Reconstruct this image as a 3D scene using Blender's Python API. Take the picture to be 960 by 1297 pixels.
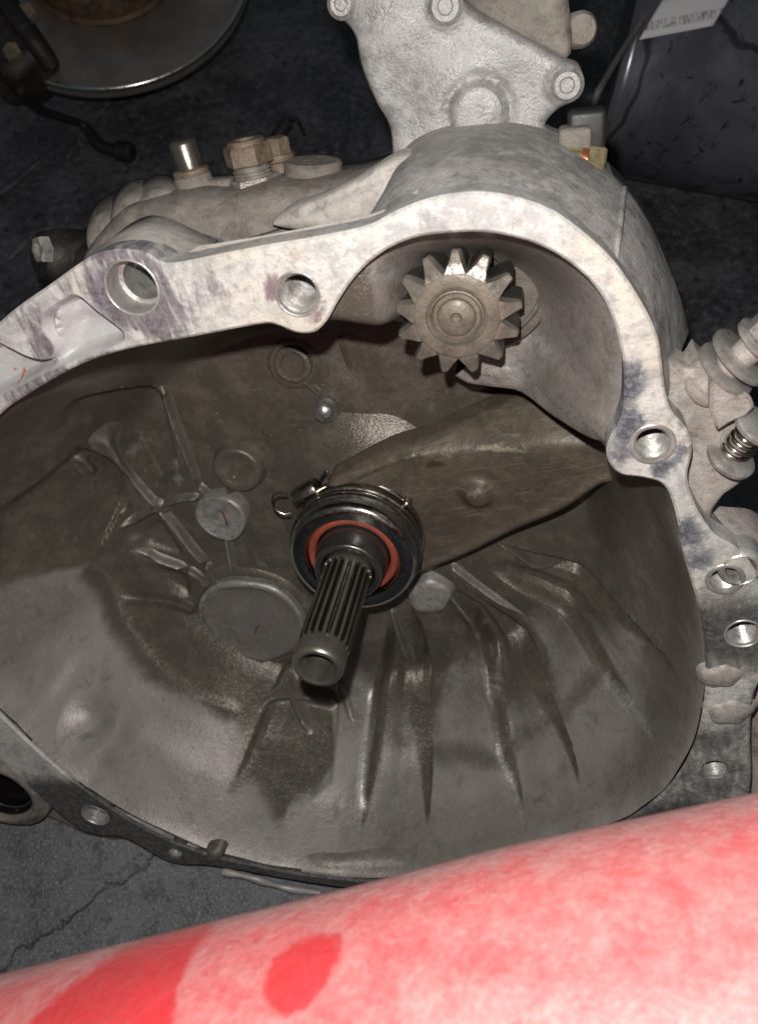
import bpy, bmesh, math, random
import numpy as np
from mathutils import Vector, Matrix
from mathutils.geometry import delaunay_2d_cdt

random.seed(7); rng = np.random.default_rng(7)
R = math.radians
scene = bpy.context.scene
for o in list(bpy.data.objects): bpy.data.objects.remove(o)
COL = scene.collection

# ---------------------------------------------------------------- camera, world, light
PITCH = R(66.0)            # phone looking steeply down at the workshop floor
CAM_H = 552.0              # mm above the floor
FPX, CX, CY = 1050.0, 480.0, 648.5
cam_d = bpy.data.cameras.new('camera'); cam = bpy.data.objects.new('camera', cam_d); COL.objects.link(cam)
cam_d.sensor_fit = 'VERTICAL'; cam_d.sensor_height = 24.0; cam_d.lens = 24.0*FPX/1297.0
cam_d.clip_start = 0.01; cam_d.clip_end = 100
cam.location = (0, 0, CAM_H/1000); cam.rotation_euler = (math.pi/2-PITCH, 0, 0)
cam_d.dof.use_dof = True; cam_d.dof.focus_distance = 0.36; cam_d.dof.aperture_fstop = 9.0
scene.camera = cam
CR = np.array([[1, 0, 0], [0, math.sin(PITCH), math.cos(PITCH)], [0, -math.cos(PITCH), math.sin(PITCH)]])  # rows: right, up, back
CPOS = np.array([0, 0, CAM_H])

world = bpy.data.worlds.new('World'); scene.world = world; world.use_nodes = True
bg = world.node_tree.nodes['Background']; bg.inputs[0].default_value = (0.80, 0.90, 1.0, 1); bg.inputs[1].default_value = 0.05

fl = bpy.data.lights.new('phone_flash', 'POINT'); fl.energy = 5.2; fl.shadow_soft_size = 0.0035; fl.color = (1.0, 0.96, 0.915)
flo = bpy.data.objects.new('phone_flash', fl); COL.objects.link(flo)
flo.location = [c/1000 for c in (CPOS + CR.T @ np.array([-9.0, 27.0, 0.0]))]
vs = scene.view_settings
vs.view_transform = 'Standard'; vs.look = 'None'; vs.gamma = 1.0; vs.exposure = 0.08; vs.use_curve_mapping = False
scene.render.engine = 'CYCLES'; scene.cycles.max_bounces = 3; scene.cycles.diffuse_bounces = 2; scene.cycles.glossy_bounces = 2; scene.cycles.caustics_reflective = False; scene.cycles.caustics_refractive = False

# ---------------------------------------------------------------- gearbox frame (mm): origin on the input shaft axis, z out of the bell
gn = np.array([-210, -708, 1050.0]); gn /= np.linalg.norm(gn)
gB = 420*np.array([-35/FPX, -62/FPX, -1])
gy = np.array([0, 1.0, 0]); gy -= gy.dot(gn)*gn; gy /= np.linalg.norm(gy); gx = np.cross(gy, gn)
GW = np.stack([CR.T@gx, CR.T@gy, CR.T@gn], 1)      # columns: gearbox axes in the world
GO = CPOS + CR.T@gB
F = 60.0                                            # mating flange plane
def ray(px, py):
    r = np.array([(px-CX)/FPX, (CY-py)/FPX, -1.0]); return GW.T@(CR.T@r)
GC = GW.T@(CPOS-GO)                                 # camera position in gearbox mm
def Gz(px, py, z):
    r = ray(px, py); t = (z-GC[2])/r[2]; p = GC+r*t; return np.array([p[0], p[1], z])
def Gy(px, py, y):
    r = ray(px, py); t = (y-GC[1])/r[1]; return GC+r*t
def Wz(px, py, z):                                  # world point at height z (mm) above the floor
    r = CR.T@np.array([(px-CX)/FPX, (CY-py)/FPX, -1.0]); t = (z-CPOS[2])/r[2]; return CPOS+r*t
def L2(pts, z): return np.array([Gz(a, b, z)[:2] for a, b in pts])

# ---------------------------------------------------------------- mesh helpers (all lengths in mm)
def empty(name, M=None, parent=None):
    o = bpy.data.objects.new(name, None); COL.objects.link(o); o.empty_display_size = 0.02
    if M is not None: o.matrix_world = M
    if parent: o.parent = parent
    return o
def mk(name, v, f, mat, parent=None, ang=35, attrs=None, smooth=True):
    me = bpy.data.meshes.new(name)
    v = np.asarray(v, float)/1000.0
    me.from_pydata([tuple(p) for p in v], [], f); me.update()
    if smooth:
        me.polygons.foreach_set('use_smooth', [True]*len(me.polygons))
        me.set_sharp_from_angle(angle=R(ang))
    if attrs:
        for k, a in attrs.items():
            at = me.attributes.new(k, 'FLOAT', 'POINT'); at.data.foreach_set('value', np.asarray(a, np.float32))
    me.materials.append(mat)
    o = bpy.data.objects.new(name, me); COL.objects.link(o)
    if parent: o.parent = parent
    return o
def frame(axis, up=None):
    a = np.asarray(axis, float); a = a/np.linalg.norm(a)
    h = np.array([1.0, 0, 0]) if abs(a[0]) < .8 else np.array([0, 1.0, 0])
    if up is not None: h = np.asarray(up, float)
    u = h-h.dot(a)*a; u /= np.linalg.norm(u); w = np.cross(a, u); return u, w, a
def lathe(prof, c=(0, 0, 0), axis=(0, 0, 1), seg=48, rot=0.0, capa=True, capb=True, wob=None):
    u, w, a = frame(axis); c = np.asarray(c, float); v = []; f = []
    for k, (r, z) in enumerate(prof):
        for i in range(seg):
            t = rot+2*math.pi*i/seg
            rr = r if wob is None else r*wob(t, k)
            v.append(c+a*z+rr*(u*math.cos(t)+w*math.sin(t)))
    for k in range(len(prof)-1):
        for i in range(seg):
            j = (i+1) % seg
            f.append((k*seg+i, k*seg+j, (k+1)*seg+j, (k+1)*seg+i))
    if capa: f.append(tuple(range(seg))[::-1])
    if capb: f.append(tuple((len(prof)-1)*seg+i for i in range(seg)))
    return v, f
def join(*ms):
    V = []; Fc = []
    for v, f in ms:
        b = len(V); V += [np.asarray(p, float) for p in v]; Fc += [tuple(i+b for i in q) for q in f]
    return V, Fc
def loft(rings, capa=True, capb=True):
    n = len(rings[0]); v = [np.asarray(p, float) for r in rings for p in r]; f = []
    for k in range(len(rings)-1):
        for i in range(n):
            j = (i+1) % n; f.append((k*n+i, k*n+j, (k+1)*n+j, (k+1)*n+i))
    if capa: f.append(tuple(range(n))[::-1])
    if capb: f.append(tuple((len(rings)-1)*n+i for i in range(n)))
    return v, f
def tube(path, rad, seg=10, cap=True):
    P = np.asarray(path, float); rings = []; u = None
    for i, p in enumerate(P):
        t = P[min(i+1, len(P)-1)]-P[max(i-1, 0)]; t /= np.linalg.norm(t)
        if u is None: u, w, _ = frame(t)
        else: u = u-u.dot(t)*t; u /= np.linalg.norm(u)
        w = np.cross(t, u); r = rad(i/(len(P)-1)) if callable(rad) else rad
        rings.append([p+r*(u*math.cos(k*2*math.pi/seg)+w*math.sin(k*2*math.pi/seg)) for k in range(seg)])
    return loft(rings, cap, cap)
def spline(pts, n=8, closed=True):
    P = np.asarray(pts, float); m = len(P); out = []
    rg = range(m) if closed else range(m-1)
    for i in rg:
        g = lambda k: P[k % m] if closed else P[min(max(k, 0), m-1)]
        a, b, c, d = g(i-1), g(i), g(i+1), g(i+2)
        for k in range(n):
            t = k/n
            out.append(.5*((2*b)+(-a+c)*t+(2*a-5*b+4*c-d)*t*t+(-a+3*b-3*c+d)*t**3))
    if not closed: out.append(P[-1])
    return np.array(out)
def resample(P, step, closed=True):
    P = np.asarray(P, float); Q = np.vstack([P, P[:1]]) if closed else P
    d = np.r_[0, np.cumsum(np.linalg.norm(np.diff(Q, axis=0), axis=1))]
    n = max(6, int(d[-1]/step)); t = np.linspace(0, d[-1], n, endpoint=not closed)
    return np.stack([np.interp(t, d, Q[:, k]) for k in range(Q.shape[1])], 1)
def area(P): x, y = P[:, 0], P[:, 1]; return .5*np.sum(x*np.roll(y, -1)-np.roll(x, -1)*y)
def inside(P, poly):
    P = np.asarray(P, float); x, y = P[:, 0], P[:, 1]; r = np.zeros(len(P), bool); n = len(poly)
    for i in range(n):
        x0, y0 = poly[i]; x1, y1 = poly[(i+1) % n]
        if y0 == y1: continue
        c = ((y0 > y) != (y1 > y)) & (x < (x1-x0)*(y-y0)/(y1-y0)+x0); r ^= c
    return r
def dist(P, line, closed=True):
    P = np.asarray(P, float); L = np.asarray(line, float); M = np.roll(L, -1, 0) if closed else L[1:]
    if not closed: L = L[:-1]
    best = np.full(len(P), 1e9)
    for a, b in zip(L, M):
        ab = b-a; q = ab.dot(ab)+1e-9
        t = np.clip(((P-a)@ab)/q, 0, 1); d = P-(a+t[:, None]*ab); best = np.minimum(best, (d*d).sum(1))
    return np.sqrt(best)
def sd(P, poly):                                   # signed distance, positive inside
    d = dist(P, poly); return np.where(inside(P, poly), d, -d)
def sstep(a, b, x): t = np.clip((x-a)/(b-a), 0, 1); return t*t*(3-2*t)
def offset(P, b):
    P = np.asarray(P, float); s = 1 if area(P) > 0 else -1
    t = np.roll(P, -1, 0)-np.roll(P, 1, 0); t /= np.linalg.norm(t, axis=1)[:, None]+1e-9
    return P+s*b*np.stack([-t[:, 1], t[:, 0]], 1)   # inward for positive b
def sheet(outline, holes=(), zf=None, res=3.0, thick=8.0, bev=0.8, step=2.0, extra=None):
    """solid plate: outline with holes, top height zf(xy), rounded rim, side walls"""
    loops = [resample(outline, step)]+[resample(h, min(step, 1.2)) for h in holes]
    tops = [offset(loops[0], bev)]+[offset(h, -bev) for h in loops[1:]]
    lo = loops[0].min(0); hi = loops[0].max(0)
    gxv, gyv = np.meshgrid(np.arange(lo[0], hi[0], res), np.arange(lo[1], hi[1], res))
    Gp = np.stack([gxv.ravel(), gyv.ravel()], 1)+rng.uniform(-.2, .2, (gxv.size, 2))*res
    if extra is not None: Gp = np.vstack([Gp[dist(Gp, extra[0]) > 3.2]]+list(extra))
    ok = (sd(Gp, tops[0]) > res*.5)
    for h in tops[1:]: ok &= (sd(Gp, h) < -res*.5)
    Gp = Gp[ok]
    pts = []; edges = []; base = []
    for l in tops:
        b = len(pts); base.append(b); pts += [tuple(p) for p in l]; edges += [(b+i, b+(i+1) % len(l)) for i in range(len(l))]
    pts += [tuple(p) for p in Gp]
    vv, ee, ff, ov, oe, of = delaunay_2d_cdt([Vector(p) for p in pts], edges, [], 0, 1e-4)
    V2 = np.array([tuple(p) for p in vv]); T = [tuple(t) for t in ff]
    cen = np.array([V2[list(t)].mean(0) for t in T])
    keep = inside(cen, tops[0])
    for h in tops[1:]: keep &= ~inside(cen, h)
    T = [t for t, k in zip(T, keep) if k]
    T = [t if area(V2[list(t)]) > 0 else t[::-1] for t in T]
    z = zf(V2) if zf is not None else np.zeros(len(V2))
    V = np.c_[V2, z]; Vl = [V]; nb = len(V); near = {}
    key = lambda p: (round(p[0], 3), round(p[1], 3))
    for i, p in enumerate(V2): near[key(p)] = i
    Fc = list(T)
    for li, (l, tp) in enumerate(zip(loops, tops)):
        idx = [near.get(key(p)) for p in tp]
        if any(i is None for i in idx): idx = [int(np.argmin(((V2-p)**2).sum(1))) for p in tp]
        zt = z[idx]; zo = zf(l) if zf is not None else np.zeros(len(l))
        m = len(l); r1 = np.c_[l, zo-bev]
        lb = l
        r2 = np.c_[lb, zo-(thick(l, li) if callable(thick) else thick)]
        b1 = nb; Vl.append(r1); nb += m; b2 = nb; Vl.append(r2); nb += m
        s = (area(l) > 0) == (li == 0)
        for i in range(m):
            j = (i+1) % m
            for q in ((idx[i], idx[j], b1+j, b1+i), (b1+i, b1+j, b2+j, b2+i)):
                if len(set(q)) >= 3: Fc.append(q[::-1] if s else q)
    return np.vstack(Vl), Fc

# ---------------------------------------------------------------- materials
def nt_new(name):
    m = bpy.data.materials.new(name); m.use_nodes = True; nt = m.node_tree
    return m, nt, nt.nodes['Principled BSDF']
class NB:
    def __init__(s, nt):
        s.nt = nt; s.co = nt.nodes.new('ShaderNodeTexCoord').outputs['Object']
    def n(s, t, **k):
        x = s.nt.nodes.new(t)
        for a, b in k.items(): setattr(x, a, b)
        return x
    def link(s, a, b): s.nt.links.new(a, b)
    def noise(s, scale, detail=6, rough=.6, dist=0.0, stretch=None):
        x = s.n('ShaderNodeTexNoise'); x.inputs['Scale'].default_value = scale; x.inputs['Detail'].default_value = detail
        x.inputs['Roughness'].default_value = rough; x.inputs['Distortion'].default_value = dist
        co = s.co
        if stretch:
            if len(stretch) > 3:
                mr = s.n('ShaderNodeMapping'); mr.inputs['Rotation'].default_value = stretch[3:]; s.link(co, mr.inputs[0]); co = mr.outputs[0]
            mp = s.n('ShaderNodeMapping'); mp.inputs['Scale'].default_value = stretch[:3]
            s.link(co, mp.inputs[0]); co = mp.outputs[0]
        s.link(co, x.inputs['Vector']); return x.outputs['Fac']
    def vor(s, scale, feat='F1', rand=1.0):
        x = s.n('ShaderNodeTexVoronoi', feature=feat); x.inputs['Scale'].default_value = scale
        s.link(s.co, x.inputs['Vector']); return x.outputs['Distance']
    def ramp(s, v, a, b, lo=0.0, hi=1.0):
        x = s.n('ShaderNodeMapRange', interpolation_type='SMOOTHSTEP')
        x.inputs[1].default_value = a; x.inputs[2].default_value = b; x.inputs[3].default_value = lo; x.inputs[4].default_value = hi
        s.link(v, x.inputs[0]); return x.outputs[0]
    def math(s, op, a, b=0.0, c=0.0):
        x = s.n('ShaderNodeMath', operation=op)
        for i, q in enumerate((a, b, c)):
            if isinstance(q, (int, float)): x.inputs[i].default_value = q
            else: s.link(q, x.inputs[i])
        return x.outputs[0]
    def attr(s, name): return s.n('ShaderNodeAttribute', attribute_name=name).outputs['Fac']
    def mix(s, f, a, b):
        x = s.n('ShaderNodeMix', data_type='RGBA')
        if isinstance(f, (int, float)): x.inputs[0].default_value = f
        else: s.link(f, x.inputs[0])
        for q, i in ((a, 6), (b, 7)):
            if isinstance(q, tuple): x.inputs[i].default_value = (*q, 1)
            else: s.link(q, x.inputs[i])
        return x.outputs[2]
    def fmix(s, f, a, b):
        x = s.n('ShaderNodeMix', data_type='FLOAT')
        for q, i in ((f, 0), (a, 2), (b, 3)):
            if isinstance(q, (int, float)): x.inputs[i].default_value = q
            else: s.link(q, x.inputs[i])
        return x.outputs[0]
    def bump(s, h, strength=.3, d=0.0005, prev=None):
        x = s.n('ShaderNodeBump'); x.inputs['Strength'].default_value = strength; x.inputs['Distance'].default_value = d
        s.link(h, x.inputs['Height'])
        if prev is not None: s.link(prev, x.inputs['Normal'])
        return x.outputs[0]
def setp(p, nb, col=None, rough=None, metal=None, norm=None, **k):
    for q, nm in ((col, 'Base Color'), (rough, 'Roughness'), (metal, 'Metallic'), (norm, 'Normal')):
        if q is None: continue
        if isinstance(q, tuple): p.inputs[nm].default_value = (*q, 1)
        elif isinstance(q, (int, float)): p.inputs[nm].default_value = q
        else: nb.link(q, p.inputs[nm])
    for a, b in k.items(): p.inputs[a.replace('_', ' ')].default_value = b

def cast_mat(name, a, b, c, rough=.62, metal=.15, speck=.6, sc=1.0, bs=.5):
    m, nt, p = nt_new(name); nb = NB(nt)
    big = nb.ramp(nb.noise(26*sc, 4, .65, .5), .38, .64); mid = nb.noise(130*sc, 4, .72); fine = nb.noise(1000*sc, 2, .65)
    col = nb.mix(big, a, b); col = nb.mix(nb.math('MULTIPLY', nb.ramp(mid, .47, .64), speck), col, c)
    col = nb.mix(nb.ramp(mid, .46, .30, 0, .55), col, tuple(x*.42 for x in b))
    col = nb.mix(nb.ramp(fine, .56, .74, 0, .55), col, tuple(x*.30 for x in c))
    n1 = nb.bump(fine, bs*.9, .0005); n2 = nb.bump(mid, bs, .0014, n1)
    setp(p, nb, col, nb.ramp(mid, .3, .7, rough-.12, rough+.12), metal, n2)
    return m
M_ext = cast_mat('dusty_cast_aluminium', (.43, .41, .395), (.285, .27, .262), (.55, .53, .515), .66, .1)
M_case = cast_mat('dusty_gearcase', (.25, .22, .19), (.165, .145, .127), (.33, .30, .27), .72, .05)
M_brk = cast_mat('dust_caked_bracket', (.44, .395, .36), (.33, .295, .27), (.54, .50, .47), .58, .2)
M_wash = cast_mat('dusty_zinc_washer', (.50, .47, .44), (.36, .33, .30), (.62, .60, .58), .36, .55, .5, 1.0, .25)
M_dust = cast_mat('dust_caked_casting', (.52, .48, .44), (.40, .37, .34), (.60, .56, .52), .75, .0, .5, 1.0, .35)
M_nose = cast_mat('starter_casting', (.38, .365, .357), (.25, .24, .232), (.48, .465, .455), .52, .2)
M_gear = cast_mat('dusty_pinion_steel', (.225, .185, .145), (.175, .147, .118), (.26, .22, .18), .5, .25, .5, 1.0, .25)
M_tooth = cast_mat('worn_tooth_steel', (.33, .295, .255), (.23, .205, .18), (.46, .43, .39), .28, .55, .5, 1.0, .15)
M_flank = cast_mat('shaded_tooth_flank', (.075, .068, .062), (.05, .045, .04), (.10, .09, .08), .32, .5, .5, 1.0, .12)  # tooth sides coloured near-black to hold the shade behind the chamfers
M_collar = cast_mat('grimy_collar', (.15, .13, .11), (.11, .095, .08), (.2, .18, .16), .5, .2, .5, 1.0, .3)
M_drk = cast_mat('dark_iron', (.035, .032, .03), (.022, .02, .02), (.07, .055, .045), .55, .4)
M_rusty = cast_mat('rusty_bolt', (.23, .17, .12), (.16, .12, .09), (.30, .25, .2), .6, .3)
M_galv = cast_mat('galvanised_plug', (.40, .37, .33), (.27, .25, .22), (.5, .48, .45), .5, .45)
M_bore = cast_mat('machined_bore', (.56, .54, .51), (.42, .40, .38), (.66, .64, .62), .38, .55, .5, 1.0, .2)

def interior_mat():
    m, nt, p = nt_new('oily_bell_interior'); nb = NB(nt)
    n1 = nb.noise(60, 5, .7, .4); n2 = nb.noise(290, 4, .72); n3 = nb.noise(15, 3, .55, .6); n4 = nb.noise(1200, 2, .65)
    jit = nb.math('ADD', nb.math('MULTIPLY', nb.math('SUBTRACT', n1, .5), 1.0), nb.math('MULTIPLY', nb.math('SUBTRACT', n2, .5), .6))
    oil_shade = nb.ramp(nb.math('ADD', nb.attr('oil_shade'), jit), .22, .78)
    bare = nb.ramp(nb.math('ADD', nb.attr('bare'), nb.math('MULTIPLY', jit, 1.4)), .40, .86)
    dust = nb.mix(nb.ramp(n3, .38, .62), (.40, .367, .343), (.28, .253, .232))
    dust = nb.mix(nb.ramp(n2, .47, .70, 0, .6), dust, (.41, .375, .345)); dust = nb.mix(nb.ramp(n1, .48, .30, 0, .65), dust, (.18, .16, .145)); dust = nb.mix(nb.ramp(n1, .58, .72, 0, .4), dust, (.46, .43, .405))
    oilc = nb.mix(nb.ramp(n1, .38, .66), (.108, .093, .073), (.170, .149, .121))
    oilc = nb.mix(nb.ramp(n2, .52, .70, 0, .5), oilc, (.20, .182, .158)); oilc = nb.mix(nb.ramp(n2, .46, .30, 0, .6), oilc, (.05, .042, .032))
    col = nb.mix(oil_shade, dust, oilc)
    col = nb.mix(bare, col, nb.mix(nb.ramp(n2, .42, .62), (.50, .495, .48), (.30, .295, .28)))
    col = nb.mix(nb.ramp(n4, .58, .76, 0, .45), col, (.07, .06, .05))
    pits = nb.ramp(nb.noise(400, 3, .7), .645, .69)
    col = nb.mix(nb.math('MULTIPLY', pits, nb.math('MULTIPLY', nb.attr('pit'), .85)), col, (.05, .04, .032))
    rough = nb.fmix(oil_shade, .44, .30); rough = nb.fmix(bare, rough, .36)
    metal = nb.fmix(bare, .28, .50)
    b = nb.bump(n4, .55, .0004); b = nb.bump(n2, .42, .0007, b); b = nb.bump(n1, .24, .0016, b)
    setp(p, nb, col, rough, metal, b, Specular_IOR_Level=.6); return m
M_in = interior_mat()

def flange_mat():
    m, nt, p = nt_new('machined_mating_face'); nb = NB(nt)
    n1 = nb.noise(55, 5, .72, .6); n2 = nb.noise(300, 4, .75); n3 = nb.noise(24, 3, .6, .8); st = nb.noise(80, 3, .65, .2, (5, .8, 1, 0, 0, R(-8))); n5 = nb.noise(1100, 2, .6)
    jit = nb.math('ADD', nb.math('MULTIPLY', nb.math('SUBTRACT', n1, .5), 1.0), nb.math('MULTIPLY', nb.math('SUBTRACT', n2, .5), .7))
    sj = nb.math('ADD', jit, nb.math('MULTIPLY', nb.math('SUBTRACT', st, .5), 1.4))
    base = nb.mix(nb.ramp(n1, .42, .58), (.66, .642, .612), (.47, .46, .448))
    base = nb.mix(nb.ramp(n3, .52, .66, 0, .6), base, (.68, .61, .49))
    base = nb.mix(nb.ramp(n2, .51, .67, 0, .7), base, (.36, .345, .335)); base = nb.mix(nb.ramp(n2, .46, .30, 0, .7), base, (.80, .78, .75)); base = nb.mix(nb.ramp(n5, .60, .76, 0, .35), base, (.25, .24, .24))
    base = nb.mix(nb.ramp(nb.noise(30, 4, .75, .3), .52, .68, 0, .7), base, (.29, .28, .275))
    pur = nb.ramp(nb.math('ADD', nb.attr('purple'), sj), .32, .95, 0, .88)
    col = nb.mix(pur, base, nb.mix(nb.ramp(n2, .4, .6), (.068, .050, .070), (.20, .172, .195)))
    blu = nb.ramp(nb.math('ADD', nb.attr('blue'), jit), .35, .72, 0, .9)
    col = nb.mix(blu, col, nb.mix(nb.ramp(n2, .45, .6), (.05, .055, .075), (.19, .20, .23)))
    red = nb.ramp(nb.math('ADD', nb.attr('red'), nb.math('MULTIPLY', jit, 1.1)), .35, .85, 0, .8)
    col = nb.mix(red, col, (.17, .085, .105))
    dk = nb.ramp(nb.math('ADD', nb.attr('dark'), nb.math('ADD', nb.math('MULTIPLY', jit, .8), nb.math('MULTIPLY', nb.math('SUBTRACT', st, .5), .4))), .20, .85, 0, .92)
    col = nb.mix(dk, col, nb.mix(nb.ramp(n2, .42, .62), (.035, .033, .033), (.13, .125, .12)))
    pk = nb.attr('recess')
    col = nb.mix(pk, col, nb.mix(nb.ramp(n1, .4, .7), (.55, .54, .54), (.44, .43, .43)))
    org = nb.ramp(nb.math('ADD', nb.attr('chalk'), nb.math('MULTIPLY', jit, .4)), .45, .6)
    col = nb.mix(org, col, (.50, .20, .11))
    b = nb.bump(n5, .35, .0004); b = nb.bump(n2, .5, .0008, b); b = nb.bump(n1, .4, .0016, b)
    setp(p, nb, col, nb.fmix(dk, nb.ramp(n1, .3, .7, .5, .7), .45), .12, b); return m
M_fl = flange_mat()

def fork_mat():
    m, nt, p = nt_new('stained_fork_steel'); nb = NB(nt)
    n1 = nb.noise(38, 4, .7, .7); n2 = nb.noise(260, 4, .75); n4 = nb.noise(1100, 2, .6); sc = nb.noise(60, 3, .6, 0, (1, 9, 1, 0, 0, R(-15)))
    col = nb.mix(nb.ramp(n1, .38, .64), (.135, .108, .082), (.095, .077, .060))
    col = nb.mix(nb.ramp(n2, .50, .68, 0, .4), col, (.17, .140, .112)); col = nb.mix(nb.ramp(n2, .46, .32, 0, .6), col, (.08, .065, .048))
    col = nb.mix(nb.ramp(sc, .56, .70, 0, .35), col, (.28, .24, .19))
    col = nb.mix(nb.ramp(nb.math('ADD', nb.attr('stain'), nb.math('MULTIPLY', nb.math('SUBTRACT', n1, .5), 1.4)), .4, .85, 0, .85), col, (.055, .036, .018))
    col = nb.mix(nb.ramp(nb.math('ADD', nb.attr('bare'), nb.math('MULTIPLY', nb.math('SUBTRACT', n2, .5), 1.7)), .40, .95, 0, .75), col, (.40, .35, .28))
    b = nb.bump(n4, .3, .0003); b = nb.bump(n2, .45, .0007, b); b = nb.bump(n1, .3, .002, b)
    setp(p, nb, col, nb.ramp(n2, .3, .7, .38, .54), .1, b); return m
M_fork = fork_mat()

def steel(name, col, rough, metal=1.0, var=.25, bs=.1, sc=300):
    m, nt, p = nt_new(name); nb = NB(nt); n1 = nb.noise(sc, 5, .65); n2 = nb.noise(35, 5, .6)
    c = nb.mix(nb.ramp(n2, .35, .65), col, tuple(x*(1-var) for x in col)); c = nb.mix(nb.ramp(n1, .58, .75, 0, .6), c, tuple(x*.5 for x in col))
    setp(p, nb, c, nb.ramp(n1, .3, .7, rough-.06, rough+.10), metal, nb.bump(n1, bs, .0002)); return m
M_race = steel('bearing_steel', (.42, .415, .40), .22, 1.0, .12, .02)
M_race2 = steel('bearing_shell_dark', (.17, .16, .145), .24, 1.0, .15, .03)
M_clip = steel('spring_steel', (.45, .42, .37), .22)
M_shaft = steel('oily_shaft_steel', (.30, .27, .22), .30, .85, .3, .15)
M_spl = steel('oily_spline_steel', (.27, .25, .215), .30, .75, .4, .2)
M_groove = steel('black_spline_groove', (.022, .018, .013), .35, .2)  # near-black colour for the spline groove faces
M_sleeve = steel('guide_sleeve_steel', (.23, .22, .21), .28, .9)
M_ball = steel('polished_ball_steel', (.55, .55, .55), .30, .9)
M_seal = steel('red_rubber_seal', (.36, .085, .055), .38, 0.0, .3, .15)
M_plug = steel('dusty_alloy_cap', (.50, .48, .47), .48, .3, .25, .4, 120)
M_rotor = steel('brake_rotor_steel', (.42, .385, .35), .36, .8, .25, .1, 90)
M_rim = steel('rotor_edge_glint', (.80, .78, .75), .22, 1.0, .1, .03)  # brighter metal that puts the flash reflection on the rotor rim
M_brass = steel('brass_nut', (.86, .72, .40), .3, .9)
M_copper = steel('copper_washer', (.60, .22, .10), .35, .8)
M_chrome = steel('shiny_collar', (.40, .35, .30), .25, .9, .3)
M_plastic = steel('black_plastic', (.025, .024, .023), .5, 0, .3, .3)
M_rubber = steel('black_rubber', (.014, .014, .014), .55, 0, .3, .2)
M_oilbore = steel('oily_black_bore', (.012, .009, .009), .12, .3)
M_cover = cast_mat('cover_plate_alloy', (.34, .33, .31), (.25, .24, .225), (.42, .41, .39), .45, .25, .5, 1.0, .35)
M_mark = steel('red_paint_mark', (.17, .045, .045), .6, 0)
M_redhub = cast_mat('rusty_hub', (.10, .06, .035), (.05, .035, .025), (.22, .12, .05), .6, .3)

def floor_mat():
    m, nt, p = nt_new('oily_concrete'); nb = NB(nt)
    n1 = nb.noise(16, 5, .7, .6); n2 = nb.noise(85, 5, .75); n3 = nb.noise(600, 3, .7)
    w = nb.n('ShaderNodeTexVoronoi', feature='DISTANCE_TO_EDGE'); w.inputs['Scale'].default_value = 4.2
    ad = nb.n('ShaderNodeVectorMath', operation='ADD'); nz = nb.n('ShaderNodeTexNoise'); nz.inputs['Scale'].default_value = 22; nz.inputs['Detail'].default_value = 5
    sc = nb.n('ShaderNodeVectorMath', operation='SCALE'); sc.inputs[3].default_value = .05
    nb.link(nb.co, nz.inputs['Vector']); nb.link(nz.outputs['Color'], sc.inputs[0]); nb.link(nb.co, ad.inputs[0]); nb.link(sc.outputs[0], ad.inputs[1]); nb.link(ad.outputs[0], w.inputs['Vector'])
    crack = nb.ramp(w.outputs['Distance'], .000, .005, .4, 0)
    col = nb.mix(nb.ramp(n1, .36, .62), (.105, .110, .122), (.175, .180, .195))
    col = nb.mix(nb.ramp(n2, .48, .66, 0, .85), col, (.06, .061, .066)); col = nb.mix(nb.ramp(n3, .52, .70, 0, .7), col, (.36, .36, .365)); col = nb.mix(nb.ramp(n3, .46, .32, 0, .7), col, (.05, .05, .055))
    col = nb.mix(crack, col, (.012, .012, .013))
    b = nb.bump(n3, .5, .0008); b = nb.bump(n2, .6, .003, b); b = nb.bump(nb.math('SUBTRACT', 1.0, crack), .9, .003, b)
    setp(p, nb, col, nb.ramp(n1, .35, .6, .32, .62), 0, b); return m
M_floor = floor_mat()
def mat_mat():
    m, nt, p = nt_new('grimy_black_rubber_mat'); nb = NB(nt)
    n1 = nb.noise(13, 5, .7, .8); n2 = nb.noise(150, 4, .75); st = nb.noise(9, 4, .6, .6, (1, 6, 1, 0, 0, R(-48)))
    col = nb.mix(nb.ramp(n1, .4, .66), (.05, .05, .056), (.095, .096, .106)); col = nb.mix(nb.ramp(n2, .52, .68, 0, .7), col, (.17, .17, .18)); col = nb.mix(nb.ramp(n2, .47, .34, 0, .8), col, (.012, .012, .014))
    col = nb.mix(nb.ramp(st, .58, .72, 0, .3), col, (.13, .13, .135))
    b = nb.bump(n2, .6, .0015); b = nb.bump(n1, .5, .005, b); b = nb.bump(st, .4, .003, b)
    setp(p, nb, col, nb.ramp(n1, .3, .7, .40, .65), 0, b); return m
M_mat = mat_mat()
def tank_mat():
    m, nt, p = nt_new('scuffed_black_plastic_tube'); nb = NB(nt)
    n1 = nb.noise(14, 7, .6, .9); n2 = nb.noise(150, 6, .7); st = nb.noise(16, 6, .65, 1.2, (1, 5, 5))
    col = nb.mix(nb.ramp(n1, .38, .65), (.17, .17, .20), (.27, .27, .31))
    col = nb.mix(nb.ramp(st, .57, .66, 0, .85), col, (.018, .017, .019)); v = nb.n('ShaderNodeTexWave'); v.inputs['Scale'].default_value = 3.5; v.inputs['Distortion'].default_value = 18; v.inputs['Detail'].default_value = 4
    nb.link(nb.co, v.inputs['Vector']); col = nb.mix(nb.ramp(v.outputs['Fac'], .025, .0, 0, .7), col, (.02, .018, .018))
    setp(p, nb, col, nb.ramp(n1, .3, .7, .24, .32), .65, nb.bump(n2, .15, .0004)); return m
M_tank = tank_mat()
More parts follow.
